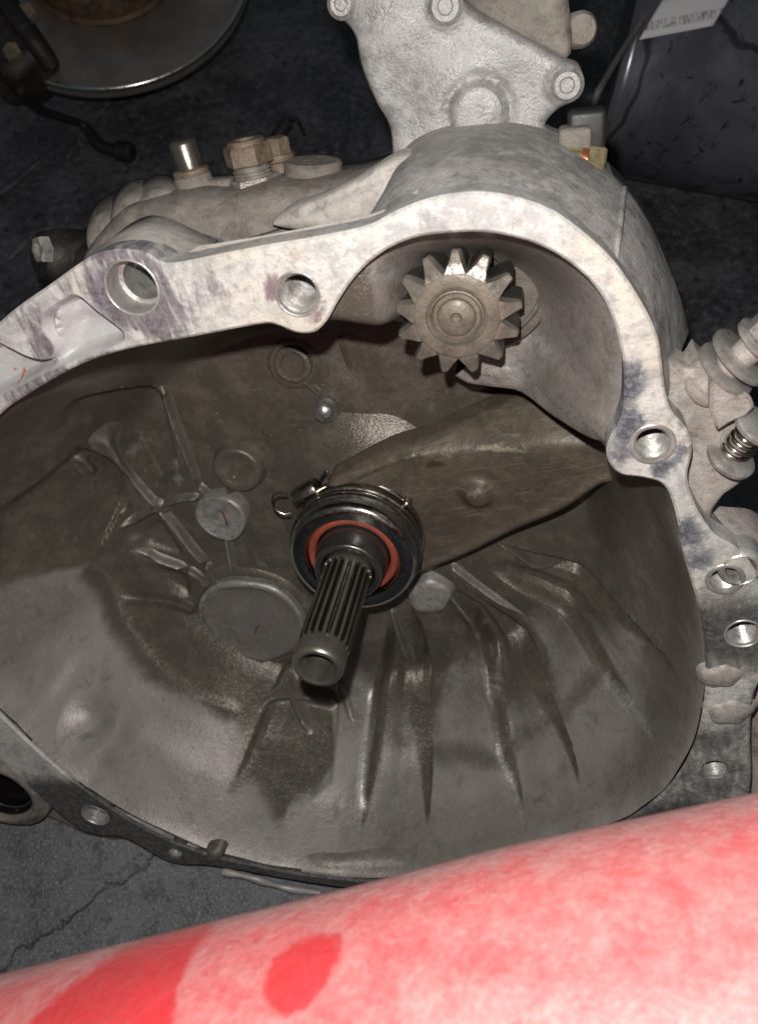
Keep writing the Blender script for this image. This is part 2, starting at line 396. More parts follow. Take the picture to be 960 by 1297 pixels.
def red_mat():
    m, nt, p = nt_new('dusty_red_paint'); nb = NB(nt)
    n1 = nb.noise(34, 3, .6, .8); n2 = nb.noise(150, 3, .65, .3); n3 = nb.noise(520, 3, .7)
    wj = nb.math('ADD', nb.attr('wipe'), nb.math('ADD', nb.math('MULTIPLY', nb.math('SUBTRACT', n2, .5), .9), nb.math('MULTIPLY', nb.math('SUBTRACT', n3, .5), .5)))
    wipe = nb.ramp(nb.math('ADD', wj, nb.math('MULTIPLY', nb.math('SUBTRACT', nb.noise(26, 4, .75), .5), .5)), .32, .66)
    d = nb.math('ADD', nb.math('MULTIPLY', n1, .55), nb.math('ADD', nb.math('MULTIPLY', n2, .75), nb.math('MULTIPLY', n3, .2)))
    fac = nb.ramp(d, .45, 1.10, .17, .49); fac = nb.math('MULTIPLY', fac, nb.fmix(wipe, 1.0, .18))
    fac = nb.math('ADD', fac, nb.math('MULTIPLY', nb.attr('dust'), .26)); fac = nb.math('MINIMUM', fac, .92)
    red = nb.mix(nb.ramp(n1, .3, .7), (.66, .028, .038), (.52, .022, .028))
    col = nb.mix(fac, red, nb.mix(nb.ramp(n3, .4, .65), (.62, .50, .48), (.70, .59, .57)))
    b = nb.bump(n3, .5, .0006); b = nb.bump(n2, .4, .0012, b)
    setp(p, nb, col, nb.fmix(fac, .32, .8), 0, b); p.inputs['Coat Weight'].default_value = .2; p.inputs['Coat Roughness'].default_value = .35
    return m
M_red = red_mat()
def paper_mat():
    m, nt, p = nt_new('printed_paper_label'); nb = NB(nt)
    # faded print: broken rows of illegible marks on off-white paper (object x = along the rows, y = across)
    sx = nb.n('ShaderNodeSeparateXYZ'); nb.link(nb.co, sx.inputs[0])
    rows = nb.math('PINGPONG', nb.math('MULTIPLY', sx.outputs[1], 1000/9.0), 1.0)
    rowm = nb.ramp(rows, .62, .72)
    mk_ = nb.noise(700, 2, .5, 0, (1, .25, 1)); word = nb.noise(140, 1, .5, 0, (1, .02, 1))
    ink = nb.math('MULTIPLY', rowm, nb.math('MULTIPLY', nb.ramp(mk_, .36, .62), nb.ramp(word, .36, .5)))
    col = nb.mix(nb.noise(30, 6), (.80, .78, .80), (.66, .64, .66)); col = nb.mix(nb.math('MULTIPLY', ink, .75), col, (.14, .13, .15))
    setp(p, nb, col, .6); return m
M_paper = paper_mat()

def tag(o, label, cat, group=None, kind=None):
    if label: o['label'] = label
    if cat: o['category'] = cat
    if group: o['group'] = group
    if kind: o['kind'] = kind
    return o

# ---------------------------------------------------------------- ground
n = 2
fv = [(-4000, -3000, 0), (4000, -3000, 0), (4000, 6000, 0), (-4000, 6000, 0)]
ground = mk('ground', fv, [(0, 1, 2, 3)], M_floor, smooth=False); ground['kind'] = 'structure'

# ---------------------------------------------------------------- gearbox
GM = Matrix([[*GW[0], GO[0]/1000], [*GW[1], GO[1]/1000], [*GW[2], GO[2]/1000], [0, 0, 0, 1]])
gearbox = empty('gearbox', GM)
tag(gearbox, 'dusty cast aluminium gearbox with open bell housing, pinion gear and splined input shaft', 'gearbox')

# -- outlines of the mating face
inner = np.vstack([L2([(0, 525), (40, 497), (100, 463), (160, 443), (250, 426), (330, 411), (352, 413), (375, 422), (398, 421), (414, 406),
    (427, 383), (450, 350), (482, 321), (520, 303), (562, 296), (620, 295), (678, 309), (720, 332), (754, 364), (775, 402), (788, 452), (790, 505),
    (784, 535), (770, 560), (769, 582), (785, 601), (815, 606), (840, 615), (854, 645), (865, 700), (884, 770), (893, 830), (890, 900), (872, 960), (835, 1010), (780, 1047)], F),
    [(105, -137), (75, -158), (40, -173), (5, -181)], L2([(400, 1110), (330, 1098), (255, 1080), (175, 1045), (85, 983), (0, 905)], F),
    [(-192, -35), (-192, 5), (-183, 40), (-165, 72), (-143, 97)]])
inner = spline(inner[::-1], 6)
outer = np.vstack([L2([(0, 408), (60, 363), (110, 328), (132, 319), (160, 316), (188, 322), (210, 334), (260, 326), (330, 312), (400, 300), (465, 286), (500, 268), (545, 251),
    (600, 243), (650, 249), (700, 267), (745, 300), (780, 335), (810, 380), (830, 420), (838, 460), (843, 500), (852, 524), (870, 545), (876, 572), (870, 605), (880, 640), (903, 676), (935, 697),
    (962, 735), (970, 790), (968, 850), (955, 880), (950, 930), (950, 1000), (930, 1050)], F),
    [(146, -118), (112, -144), (78, -165), (40, -180), (5, -188), (-30, -189)], L2([(275, 1098), (235, 1096), (205, 1088), (160, 1062), (125, 1058), (95, 1046), (40, 1000), (0, 960)], F),
    [(-205, -40), (-206, 5), (-197, 50), (-178, 90), (-152, 122)]])
outer = spline(outer[::-1], 6)
HOLES = {}
def ell(px, py, rx):
    c = Gz(px, py, F); e = Gz(px+rx, py, F); return c[:2], abs(e[0]-c[0])
hole_px = [(167, 365, 32), (377, 373, 26), (826, 563, 24), (918, 734, 20), (941, 803, 22), (905, 975, 16), (121, 1033, 15), (222, 1081, 8)]
hole_c = [ell(*h) for h in hole_px]
hole_l = [np.array([(c[0]+r*math.cos(t), c[1]+r*math.sin(t)) for t in np.linspace(0, 2*math.pi, 36, endpoint=False)]) for c, r in hole_c]
pocket = spline(L2([(-8, 436), (10, 440), (35, 452), (55, 456), (68, 447), (66, 435), (55, 420), (53, 404), (65, 390), (90, 375), (103, 377), (120, 392), (150, 415), (158, 425), (148, 438), (110, 452), (60, 472), (10, 497), (-30, 510), (-50, 470)], F), 5)
def fl_z(P):
    s = sd(P, pocket); z = np.full(len(P), F)
    z = z-9*sstep(-.3, 3.0, s)-3*sstep(5, 14, s)
    # cast web crossing the recess
    a = Gz(68, 398, F)[:2]; b = Gz(70, 470, F)[:2]
    web = np.exp(-(dist(P, np.array([a, b]), False)/3.2)**2); z = z+np.where(s > 0, 7*web*sstep(0, 4, s), 0)
    return z
v, f = sheet(outer, [inner]+hole_l, fl_z, 2.2, lambda l, li: np.where(l[:, 1] > 55, 12.0, 1.6) if li == 1 else 12.0, .9, 2.0, [offset(resample(pocket, 1.4), q) for q in (1.2, -.4, .3, 2.1, 3.2)])
V2 = np.asarray(v)[:, :2]
def blob(px, py, r, z=F): c = Gz(px, py, z)[:2]; return np.exp(-(((V2-c)**2).sum(1))/(r*r))
at = {}
h1 = hole_c[0]; d1 = np.sqrt(((V2-h1[0])**2).sum(1))
at['purple'] = np.clip(.25*blob(160, 420, 26)+.75*np.exp(-((d1-h1[1]-2)/4.5)**2)+.75*blob(205, 410, 9)+.55*blob(235, 405, 9)+.6*blob(130, 342, 9)+.75*blob(110, 452, 10)+.8*blob(60, 478, 11)+.6*blob(20, 503, 11)+.75*blob(60, 436, 6)+.5*blob(262, 362, 7)+.55*blob(290, 372, 4)+.65*blob(35, 405, 9)+.5*blob(90, 366, 8), 0, .95)
h2 = hole_c[1]; d2 = np.sqrt(((V2-h2[0])**2).sum(1)); ang2 = np.arctan2(V2[:, 1]-h2[0][1], V2[:, 0]-h2[0][0])
at['red'] = np.exp(-((d2-h2[1]-2.4)/3.0)**2)*np.clip(.45+.5*np.sin(2*ang2+2.4)+.35*np.sin(3*ang2-1), 0, 1)
at['blue'] = np.clip(.85*blob(800, 540, 6)+.7*blob(790, 575, 7)+.75*blob(865, 572, 5)+.8*blob(835, 595, 6)+.8*blob(868, 670, 8)+.7*blob(800, 470, 7)+.6*blob(795, 505, 7)+.5*blob(860, 540, 5)+.6*blob(885, 710, 8), 0, 1)
at['dark'] = np.clip(.62*sstep(48, 20, V2[:, 1])*sstep(120, 150, V2[:, 0])+.35*np.exp(-((V2[:, 1]-10)/16)**2)*sstep(120, 150, V2[:, 0])+.9*sstep(-90, -125, V2[:, 1])-.75*blob(915, 870, 9)-.6*blob(905, 905, 8)-.5*blob(890, 690, 6), 0, 1)
at['recess'] = sstep(-.4, .5, sd(V2, pocket))
ck = np.minimum(dist(V2, L2([(2, 478), (16, 478)], F), False), dist(V2, L2([(16, 476), (18, 490)], F), False)); at['chalk'] = np.exp(-(ck/1.2)**2)*.8
flange = mk('mounting_flange', v, f, M_fl, gearbox, 40, at)

# -- bolt holes: machined liners with threads
def liner(name, c, r, z0, depth, mat, threads=0, counter=0, floor=True):
    pr = [(r*1.0-.15, z0-.8)]
    if counter: pr += [(r-.2, z0-counter), (r*.82, z0-counter-.6)]; rr = r*.82
    else: rr = r-.2
    if threads:
        k = 0; z = z0-(counter or 0)-1.5
        while z > z0-depth: pr += [(rr, z), (rr-.9, z-.8)]; z -= 1.6
    pr += [(rr, z0-depth)]
    v, f = lathe(pr, (c[0], c[1], 0), seg=40, capa=False, capb=floor)
    f = [q[::-1] for q in f]
    return mk(name, v, f, mat, flange, 40)
for i, (c, r) in enumerate(hole_c):
    liner('bolt_hole' if i < 3 else 'threaded_hole', c, r, F, 26 if i != 0 else 30, M_bore, threads=(i >= 1), counter=(10 if i == 0 else 0), floor=(i != 7))
# raised lip rings round the larger holes
for i in (0, 1, 2, 3, 4, 6):
    c, r = hole_c[i]; w = .8 if i not in (2, 3) else 1.6
    v, f = lathe([(r-.15, F-.6), (r+.1, F+.25), (r+w*.6, F+.35), (r+w, F+.2), (r+w+.3, F-.3)], (c[0], c[1], 0), seg=48, capa=False, capb=False)
    mk('hole_rim', v, f, M_bore, flange, 60)

# -- interior surface of the bell
C0 = np.array([-10.0, -3.0])
def polar_R(poly):
    th = np.arctan2(poly[:, 1]-C0[1], poly[:, 0]-C0[0]); rr = np.hypot(poly[:, 0]-C0[0], poly[:, 1]-C0[1]); o = np.argsort(th); th, rr = th[o], rr[o]
    return lambda t: np.interp(t, np.r_[th-2*math.pi, th, th+2*math.pi], np.r_[rr, rr, rr])
Rin = polar_R(inner)
tA, tB = R(36), R(83)
def Rb(t):
    r = Rin(t); k = np.clip((t-tA)/(tB-tA), 0, 1); flat = Rin(np.array([tA]))[0]*(1-k)+Rin(np.array([tB]))[0]*k
    return np.where((t > tA) & (t < tB), flat, r)
PS = np.array([0, .66, .735, .775, .82, .858, .875, .95, 1.0, 1.3]); PZ = np.array([-55, -55, -54, -46, -28, -13, -8, 20, 50, 52.0])
ss = np.linspace(0, 1.3, 600); zz = np.interp(ss, PS, PZ)
kk = np.ones(17)/17; zz = np.convolve(np.pad(zz, 8, 'edge'), kk, 'valid')
arch = spline(np.array([Gz(*p)[:2] for p in [(500, 318, 0), (504, 360, 0), (516, 400, 0), (540, 440, 0), (562, 470, 0), (578, 491, 0), (612, 496, 0), (652, 502, 3), (700, 522, 14), (745, 542, 32), (776, 556, 46)]]), 5, False)
apoly = np.vstack([arch, [(140, 90), (140, 190), (20, 200), (36, 168)]])
arch_edge = resample(inner, 2.0); arch_edge = arch_edge[(arch_edge[:, 0] > 25) & (arch_edge[:, 1] > 85)]
def h0(P):
    P = np.asarray(P, float); d = P-C0; t = np.arctan2(d[:, 1], d[:, 0]); s = np.hypot(d[:, 0], d[:, 1])/Rb(t)
    z = np.interp(s, ss, zz)+8.5*sstep(.94, 1.0, s)*sstep(62, 45, P[:, 1])
    # starter pocket
    nearp = (P[:, 0] > 10) & (P[:, 1] > 45)
    if nearp.any():
        Q = P[nearp]; da = dist(Q, arch_edge, False)
        zp = 50-52*sstep(-4, 34, da)-5*sstep(20, 60, da)
        kx = sstep(70, 54, Q[:, 0]); m = sstep(0, 1, (sd(Q, apoly)-2.5+5*kx)/(2.5+13*kx)); zb = z[nearp]; z = z.copy(); z[nearp] = zb*(1-m)+zp*m
    return z
FEAT = []
_t = np.gradient(arch, axis=0); _t /= np.linalg.norm(_t, axis=1)[:, None]; _n = np.stack([-_t[:, 1], _t[:, 0]], 1)
_n *= np.sign((_n*(np.array([85.0, 140.0])-arch)).sum(1))[:, None]
arl = arch[24:]; _n = _n[24:]
LIP = [np.c_[arl+_n*o, h0(arl+_n*max(o, 7.0))+dz] for o, dz in ((13, -.6), (10, .5), (5.0, .8), (2.0, .7), (.5, .4), (0, -.4), (-.2, -2), (-.4, -45))]
def h(P):
    P = np.asarray(P, float); z = h0(P)
    for fn in FEAT: z = z+fn(P)
    return z
def S(px, py, H=None):
    H = H or h; r = ray(px, py); z = np.arange(58, -95, -1.0); t = (z-GC[2])/r[2]; Q = GC+t[:, None]*r
    d = Q[:, 2]-H(Q[:, :2]); k = np.argmax(d < 0)
    if d[k] >= 0: k = len(z)-1
    a = d[k-1]/(d[k-1]-d[k]+1e-9); return Q[k-1]*(1-a)+Q[k]*a
def SP(pts, H=None): return np.array([S(a, b, H)[:2] for a, b in pts])
def dent(pts, depth, e0=-1.0, e1=3.0, ramp=None):
    poly = spline(SP(pts, h0), 3); lo = poly.min(0)-8; hi = poly.max(0)+8
    def fn(P):
        out = np.zeros(len(P)); k = ((P > lo) & (P < hi)).all(1)
        if k.any():
            Q = P[k]; m = sstep(e0, e1, sd(Q, poly))
            if ramp is not None:
                a, b = SP(ramp, h0); ab = b-a; m = m*np.clip(((Q-a)@ab)/ab.dot(ab), 0, 1.1)**1.5
            out[k] = -depth*m
        return out
    FEAT.append(fn); return poly
# cast pockets left of the shaft
dent([(88, 512), (112, 503), (150, 495), (192, 491), (200, 498), (214, 545), (227, 590), (222, 604), (205, 612), (196, 610), (140, 556), (105, 541), (78, 530)], 10, -.4, 1.8)
dent([(-20, 668), (45, 615), (88, 578), (104, 568), (165, 632), (150, 650), (128, 690), (80, 712), (0, 742), (-30, 748)], 9, -.4, 2.4)
dent([(172, 690), (185, 668), (200, 657), (214, 672), (232, 704), (200, 697)], 3.0, -1.5, 4.5)
dent([(160, 742), (168, 714), (200, 718), (236, 730), (240, 755), (200, 748)], 3.0, -1.5, 4.5)
# groove that runs round the foot of the wall
dent([(112, 722), (132, 715), (160, 775), (205, 835), (262, 880), (300, 895), (290, 912), (240, 895), (185, 858), (140, 800)], 3.5, -1.5, 4)
# bays between the lower ribs: rolled crest on the left, convex panel, crisp step up on the right
def ths(pts):
    Q = SP(pts, h0); d = Q-C0; t = np.arctan2(d[:, 1], d[:, 0]); q = np.hypot(d[:, 0], d[:, 1])/Rb(t); o = np.argsort(q); return q[o], t[o]
BAYS = []
U_RIB = np.array([-1.15, -.9, -.5, -.22, -.08, 0, .07, .15, .25, .36, .50, .66, .82, .93, .985, 1.0, 1.02]); D_RIB = np.array([0, -.02, -.16, -.36, -.46, -.44, -.24, .16, .42, .44, .32, .38, .62, .90, 1.0, .06, 0])
U_WIN = np.array([-.25, -.10, 0, .06, .14, .3, .6, .85, .97, 1.02]); D_WIN = np.array([0, -.25, -.25, .55, .95, 1.0, .8, .62, .5, 0])
def bay(crestp, edgep, depth, s0, s1, U=U_RIB, D=D_RIB):
    qc, tc = ths(crestp); qe, te = ths(edgep)
    BAYS.append((qc, tc, qe, te))
    def fn(P):
        d = P-C0; t = np.arctan2(d[:, 1], d[:, 0]); q = np.hypot(d[:, 0], d[:, 1])/Rb(t)
        u = (t-np.interp(q, qc, tc))/(np.interp(q, qe, te)-np.interp(q, qc, tc))
        a = sstep(s0, s0+.20, q)*sstep(s1, s1-.09, q)
        return -depth*a*np.interp(u, U, D, 0, 0)*((u > U[0]) & (u < U[-1]))
    FEAT.append(fn)
bay([(486, 780), (474, 870), (464, 950), (455, 1044)], [(534, 790), (545, 880), (547, 970), (541, 1058)], 18, .42, .978)
bay([(600, 780), (618, 870), (632, 950), (662, 1040)], [(655, 790), (692, 860), (722, 940), (737, 1008)], 18, .40, .978)
bay([(720, 780), (768, 862), (798, 900), (830, 940)], [(760, 742), (800, 788), (838, 830), (866, 872)], 14, .44, .978)
bay([(356, 850), (328, 912), (309, 960), (286, 1010)], [(428, 850), (428, 920), (420, 985), (362, 1046)], 9, .64, .965, U_WIN, D_WIN)
# oval dimple cast into the left wall
bc = SP([(85, 868), (150, 930), (118, 900)], h0)
FEAT.append(lambda P: 8.0*np.exp(-(dist(P, bc[:2], False)/6.0)**2)-2.5*np.exp(-(dist(P, bc[:2]+np.array([-7, 5]), False)/4.0)**2))
FEAT.append(lambda P: 1.0*np.sin(P[:, 0]*.045+1)*np.sin(P[:, 1]*.05+.4)+.35*np.sin(P[:, 0]*.21+P[:, 1]*.13))

NA = 700
_w = np.linspace(-math.pi, math.pi, 4001); _d = 1+1.6*sstep(R(-125), R(-110), _w)*sstep(R(-8), R(-22), _w)+.6*sstep(R(20), R(32), _w)*sstep(R(100), R(85), _w); _c = np.cumsum(_d); tt = np.interp(np.linspace(_c[0], _c[-1], NA, endpoint=False), _c, _w); rin = Rin(tt)+.35
sv = np.r_[np.linspace(0.02, .5, 60), np.linspace(.505, 1.0, 165)]
XY = (C0+(sv[:, None, None]*rin[None, :, None])*np.stack([np.cos(tt), np.sin(tt)], 1)[None]).reshape(-1, 2)
Z = h(XY); Vb = np.c_[XY, Z]
fb = []
for k in range(len(sv)-1):
    a = k*NA; b = a+NA; i = np.arange(NA); j = (i+1) % NA
    fb += list(map(tuple, np.stack([a+i, b+i, b+j, a+j], 1).tolist()))
fb.append(tuple(range(NA))[::-1])
def sb(px, py, r, rot=None):
    c = S(px, py)[:2]; return np.exp(-(((XY-c)**2).sum(1))/(r*r))
def sline(pts, r): return np.exp(-(dist(XY, SP(pts), False)/r)**2)
def spoly(pts, e): return sstep(-e, e, sd(XY, spline(SP(pts), 3)))
# where the oily film and painted bay shade lie (dark), where metal is rubbed bare, where the wall is pitted
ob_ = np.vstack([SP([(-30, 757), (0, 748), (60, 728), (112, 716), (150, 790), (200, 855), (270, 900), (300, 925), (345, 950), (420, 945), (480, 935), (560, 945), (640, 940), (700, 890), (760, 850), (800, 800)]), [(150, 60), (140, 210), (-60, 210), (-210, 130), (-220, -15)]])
ew = 4+14*sstep(-60, -10, XY[:, 0]); so_ = sd(XY, ob_); oil_shade = .82*sstep(0, 1, (so_+ew)/(2*ew)); oil_shade -= .30*sb(120, 480, 25)
ap_ = sstep(-2, 2, sd(XY, apoly)); oil_shade = oil_shade*(1-ap_)+.42*ap_
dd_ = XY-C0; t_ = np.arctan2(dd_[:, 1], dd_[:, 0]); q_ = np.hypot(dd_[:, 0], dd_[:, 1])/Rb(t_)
for k_, (qc, tc, qe, te) in enumerate(BAYS[:3]):   # oily sides of the bays, with their shade painted in
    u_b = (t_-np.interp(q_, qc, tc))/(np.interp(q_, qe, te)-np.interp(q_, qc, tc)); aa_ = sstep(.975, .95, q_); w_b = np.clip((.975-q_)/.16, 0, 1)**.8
    oil_shade = np.maximum(oil_shade, aa_*np.where((u_b > 0) & (u_b < 1.0), np.maximum(.9*np.exp(-((u_b-.14*w_b-.03)/(.02+.13*w_b))**2), .95*sstep(0, 1, (u_b-(1-.62*w_b))/(.02+.36*w_b))), 0))
for k_, (qc, tc, qe, te) in enumerate(BAYS[:3]):   # dusty panels between them, painted lighter as if lit
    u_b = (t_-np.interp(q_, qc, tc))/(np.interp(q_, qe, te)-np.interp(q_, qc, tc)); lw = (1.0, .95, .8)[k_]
    oil_shade -= .34*sstep(-lw-.05, -lw+.15, u_b)*sstep(.02, -.06, u_b)*sstep(.60, .74, q_)*sstep(.94, .86, q_)
oil_shade = np.maximum(oil_shade, .95*spoly([(298, 970), (332, 888), (415, 884), (423, 950), (414, 985), (392, 1008), (368, 1020), (359, 1040), (348, 1042), (338, 1012), (318, 990), (290, 1004)], 4.5))
oil_shade = np.maximum(oil_shade, .75*sline([(112, 722), (150, 790), (200, 850), (290, 905)], 4.5)); oil_shade = np.maximum(oil_shade, .55*sline([(470, 955), (560, 957), (640, 955), (700, 905), (760, 850)], 5))
oil_shade = np.maximum(oil_shade, .55*spoly([(720, 600), (860, 640), (885, 830), (870, 960), (780, 1040), (560, 1100), (440, 1110), (580, 1065), (700, 1020), (790, 930), (800, 800), (740, 720)], 8))
bare = np.zeros(len(XY))
for px, py, r, a in [(457, 537, 6, .5), (330, 495, 5, .45), (175, 560, 9, .55), (225, 600, 10, .6), (215, 640, 8, .5), (90, 680, 14, .35), (650, 470, 14, .75), (690, 440, 9, .6), (715, 385, 7, .5), (482, 350, 5, .8), (500, 345, 4, .6), (610, 800, 7, .5),
    (630, 870, 7, .5), (690, 800, 12, .45), (730, 840, 12, .45), (390, 690, 8, .4), (330, 715, 8, .6), (590, 760, 8, .3), (650, 740, 9, .35), (480, 880, 6, .3), (270, 850, 8, .3), (320, 880, 6, .3), (120, 580, 7, .35), (180, 520, 7, .4)]:
    bare = np.maximum(bare, a*sb(px, py, r))
for pts, r, a in [([(455, 1040), (462, 960), (468, 880)], 3, .7), ([(628, 950), (660, 1035)], 3, .75), ([(770, 865), (820, 925)], 4, .75), ([(370, 1020), (450, 1040)], 5, .35), ([(160, 680), (200, 690)], 3, .4), ([(135, 760), (200, 840)], 3, .35), ([(610, 850), (622, 900)], 3, .7)]:
    bare = np.maximum(bare, a*sline(pts, r))
pit = np.clip(.9*sb(215, 930, 30)+.7*sb(260, 980, 20)+.5*sb(90, 990, 20)+.3*sb(270, 1050, 16), 0, 1)
bell = mk('bell_housing', Vb, fb, M_in, gearbox, 55, {'oil_shade': oil_shade, 'bare': bare, 'pit': pit})

_m = len(arl); mk('pocket_lip', np.vstack(LIP), [(k*_m+i, k*_m+i+1, (k+1)*_m+i+1, (k+1)*_m+i) for k in range(len(LIP)-1) for i in range(_m-1)], M_in, bell, 50, {'oil_shade': np.full(_m*len(LIP), .42), 'bare': np.full(_m*len(LIP), .2), 'pit': np.zeros(_m*len(LIP))})
def normal(x, y):
    e = 2.0; q = h0(np.array([(x+e, y), (x-e, y), (x, y+e), (x, y-e)])); nrm = np.array([-(q[0]-q[1])/(2*e), -(q[2]-q[3])/(2*e), 1.0]); return nrm/np.linalg.norm(nrm)
def rib(pts, w, hh, skew=0.0, name='rib', oilv=.5, barev=.6, taper=(.25, .25), mat=None, sink=.6, on=None):
    on = on or h0; P3 = np.array([S(a, b, on) for a, b in pts]); P = resample(spline(P3[:, :2], 8, False), 1.5, False); m = len(P)
    us = np.linspace(-1, 1, 17); t = np.gradient(P, axis=0); t /= np.linalg.norm(t, axis=1)[:, None]; sde = np.stack([-t[:, 1], t[:, 0]], 1)
    sv_ = np.linspace(0, 1, m); k = np.ones(m)
    if taper[0]: k = k*sstep(0, taper[0], sv_)
    if taper[1]: k = k*sstep(0, taper[1], 1-sv_)
    Q = (P[:, None]+sde[:, None]*us[None, :, None]*w*2.3).reshape(-1, 2)
    gs = lambda q: .68*np.exp(-(q/.27)**2)+.32*np.exp(-(q/.55)**2)
    pr = gs(us-skew); e = gs(1-abs(skew)); pr = np.clip((pr-e)/(1-e), 0, 1); PR = np.tile(pr, m); K = np.repeat(k, len(us))
    zq = h(Q); zs = np.maximum(on(Q), zq); zb_ = zq+(zs-zq)*PR*K
    nn = np.array([normal(*p) for p in P]).repeat(len(us), 0)
    wob = 1+.03*np.sin(sv_*m*.35)
    V = np.c_[Q, zb_]+nn*((hh*PR*K*np.repeat(wob, len(us))-sink*(1-PR)*(1-.0*K)))[:, None]
    br = barev*PR**2*(.35+.65*K)
    c = len(us); Fc = [(i*c+j+c, i*c+j+c+1, i*c+j+1, i*c+j) for i in range(m-1) for j in range(c-1)]
    return mk(name, V, Fc, mat or M_in, bell, 70, {'oil_shade': np.full(len(V), oilv), 'bare': br, 'pit': np.zeros(len(V))})
rib([(204, 489), (221, 532), (238, 573), (253, 614)], 2.5, 5.0, 0, barev=.55, oilv=.7, taper=(.02, .12))
rib([(121, 548), (150, 585), (178, 613), (203, 641)], 2.5, 5.0, 0, barev=.72, oilv=.6, taper=(.10, .05))
rib([(98, 576), (110, 590), (121, 606)], 2.0, 4.0, 0, barev=.66, oilv=.65, taper=(.05, .5), on=h)
rib([(203, 641), (222, 664), (240, 688), (262, 714)], 2.5, 5.0, 0, barev=.74, oilv=.6, taper=(.05, .1))
rib([(164, 698), (200, 706), (240, 720)], 2.4, 4.4, 0, barev=.9, oilv=.5, taper=(.35, .2))
rib([(145, 676), (172, 657), (203, 641)], 2.6, 4.4, 0, barev=.40, oilv=.75, taper=(.4, .05))
rib([(150, 755), (195, 760), (250, 774)], 2.8, 4.0, 0, barev=.30, oilv=.8, taper=(.3, .1))
rib([(286, 664), (290, 690), (296, 724)], 2.3, 4.6, 0, barev=.78, oilv=.6, taper=(0, .1))
rib([(203, 641), (228, 631), (254, 629)], 2.6, 4.4, 0, barev=.35, oilv=.7, taper=(.05, .1))
rib([(252, 612), (262, 622), (272, 634)], 2.2, 4.0, 0, barev=.4, oilv=.7, taper=(.1, .1))
rib([(262, 712), (268, 724), (276, 738)], 2.3, 4.0, 0, barev=.5, oilv=.7, taper=(.1, .1))
rib([(238, 719), (252, 728), (266, 742)], 2.3, 4.0, 0, barev=.4, oilv=.7, taper=(.1, .1))
rib([(300, 596), (296, 612), (290, 626)], 2.6, 5.0, 0, barev=.4, oilv=.7, taper=(.1, .1))
rib([(372, 470), (395, 490), (410, 505)], 2.0, 2.6, 0, barev=.3, oilv=.8, taper=(.2, .2))
rib([(430, 425), (437, 448), (446, 472)], 1.6, 2.2, 0, barev=.3, oilv=.8, taper=(.1, .3))
rib([(570, 714), (605, 740), (640, 762), (668, 780)], 2.0, 4.4, 0, barev=.9, oilv=.5, taper=(.05, .4))
rib([(496, 768), (506, 805), (516, 832), (522, 862)], 1.8, 4.2, 0, barev=.9, oilv=.5, taper=(.05, .4))
rib([(622, 684), (655, 703), (676, 717), (705, 716), (738, 722)], 2.0, 2.0, 0, barev=.3, oilv=.7, taper=(.2, .4))
rib([(328, 890), (352, 886), (385, 886), (428, 892)], 2.4, 3.4, 0, barev=.45, oilv=.5, taper=(.1, .1))
rib([(358, 858), (368, 885), (384, 920), (394, 936)], 2.4, 3.4, 0, barev=.45, oilv=.5, taper=(.1, .3))
rib([(428, 856), (440, 880), (450, 904)], 2.4, 3.2, 0, barev=.45, oilv=.5)
rib([(92, 876), (118, 900), (146, 926)], 5.0, 6.0, 0, name='cast_dimple', barev=.55, oilv=.15, taper=(.45, .45))
rib([(385, 1084), (440, 1092), (520, 1096)], 1.6, 1.2, 0, barev=.4, oilv=.4)

# bosses, caps and screws on the floor of the bell
def at_s(px, py, up=0): p = S(px, py, h0); p[2] += up; return p
def amask(v, o, b): return {'oil_shade': np.full(len(v), o), 'bare': np.full(len(v), b), 'pit': np.zeros(len(v))}
c = at_s(285, 646, 0)
v, f = lathe([(15.8, -4), (15.4, 2.5), (15.2, 7.6), (14.6, 8.6), (13.4, 8.9), (12.6, 8.4), (.3, 8.4)], c, seg=40, capa=False, wob=lambda t, k: 1+.015*math.sin(3*t)+.09*math.exp(-(((t-4.9+math.pi) % (2*math.pi)-math.pi)/.45)**2))
boss = mk('round_boss', v, f, M_in, bell, 45, amask(v, .30, .64))
cm = c+np.array([2, 0, 8.4]); v, f = tube([cm+np.array([-1, 5, .1]), cm+np.array([.4, 4.2, .1]), cm+np.array([1, -1, .1]), cm+np.array([1, -5, .1])], .55, 6); mk('paint_mark', v, f, M_mark, boss)
c = at_s(203, 641, 0); v, f = lathe([(9, -2.5), (6.5, 0), (5.0, 2.6), (3.5, 3.8), (.3, 4.2)], c, seg=24, capa=False); mk('rib_junction', v, f, M_in, bell, 60, amask(v, .7, .35))
c = at_s(304, 590, -1)
v, f = lathe([(19, -3), (16, 0), (14.6, 3), (14, 5.5), (13.0, 6.8), (11.4, 7.0), (9.5, 6.2), (6, 5.0), (.3, 4.8)], c, seg=40, capa=False)
b2 = mk('ring_boss', v, f, M_in, bell, 50, amask(v, .75, .25))
c = at_s(372, 460, 0)
v, f = lathe([(16, -2), (13.5, 1.5), (12.5, 2), (12, .8), (10.2, .8), (9.8, 3.2), (8.5, 4.0), (6.5, 3.6), (5.5, 2.0), (.3, 1.8)], c, seg=36, capa=False)
mk('screw_plug', v, f, M_in, bell, 40, amask(v, .75, .12))
c = at_s(413, 516, 0)
v, f = lathe([(6.7*math.cos(a), 3+6.7*math.sin(a)) for a in np.linspace(-.6, 1.54, 16)], c, seg=36, capa=False)
mk('pivot_ball', v, f, M_ball, bell, 60)
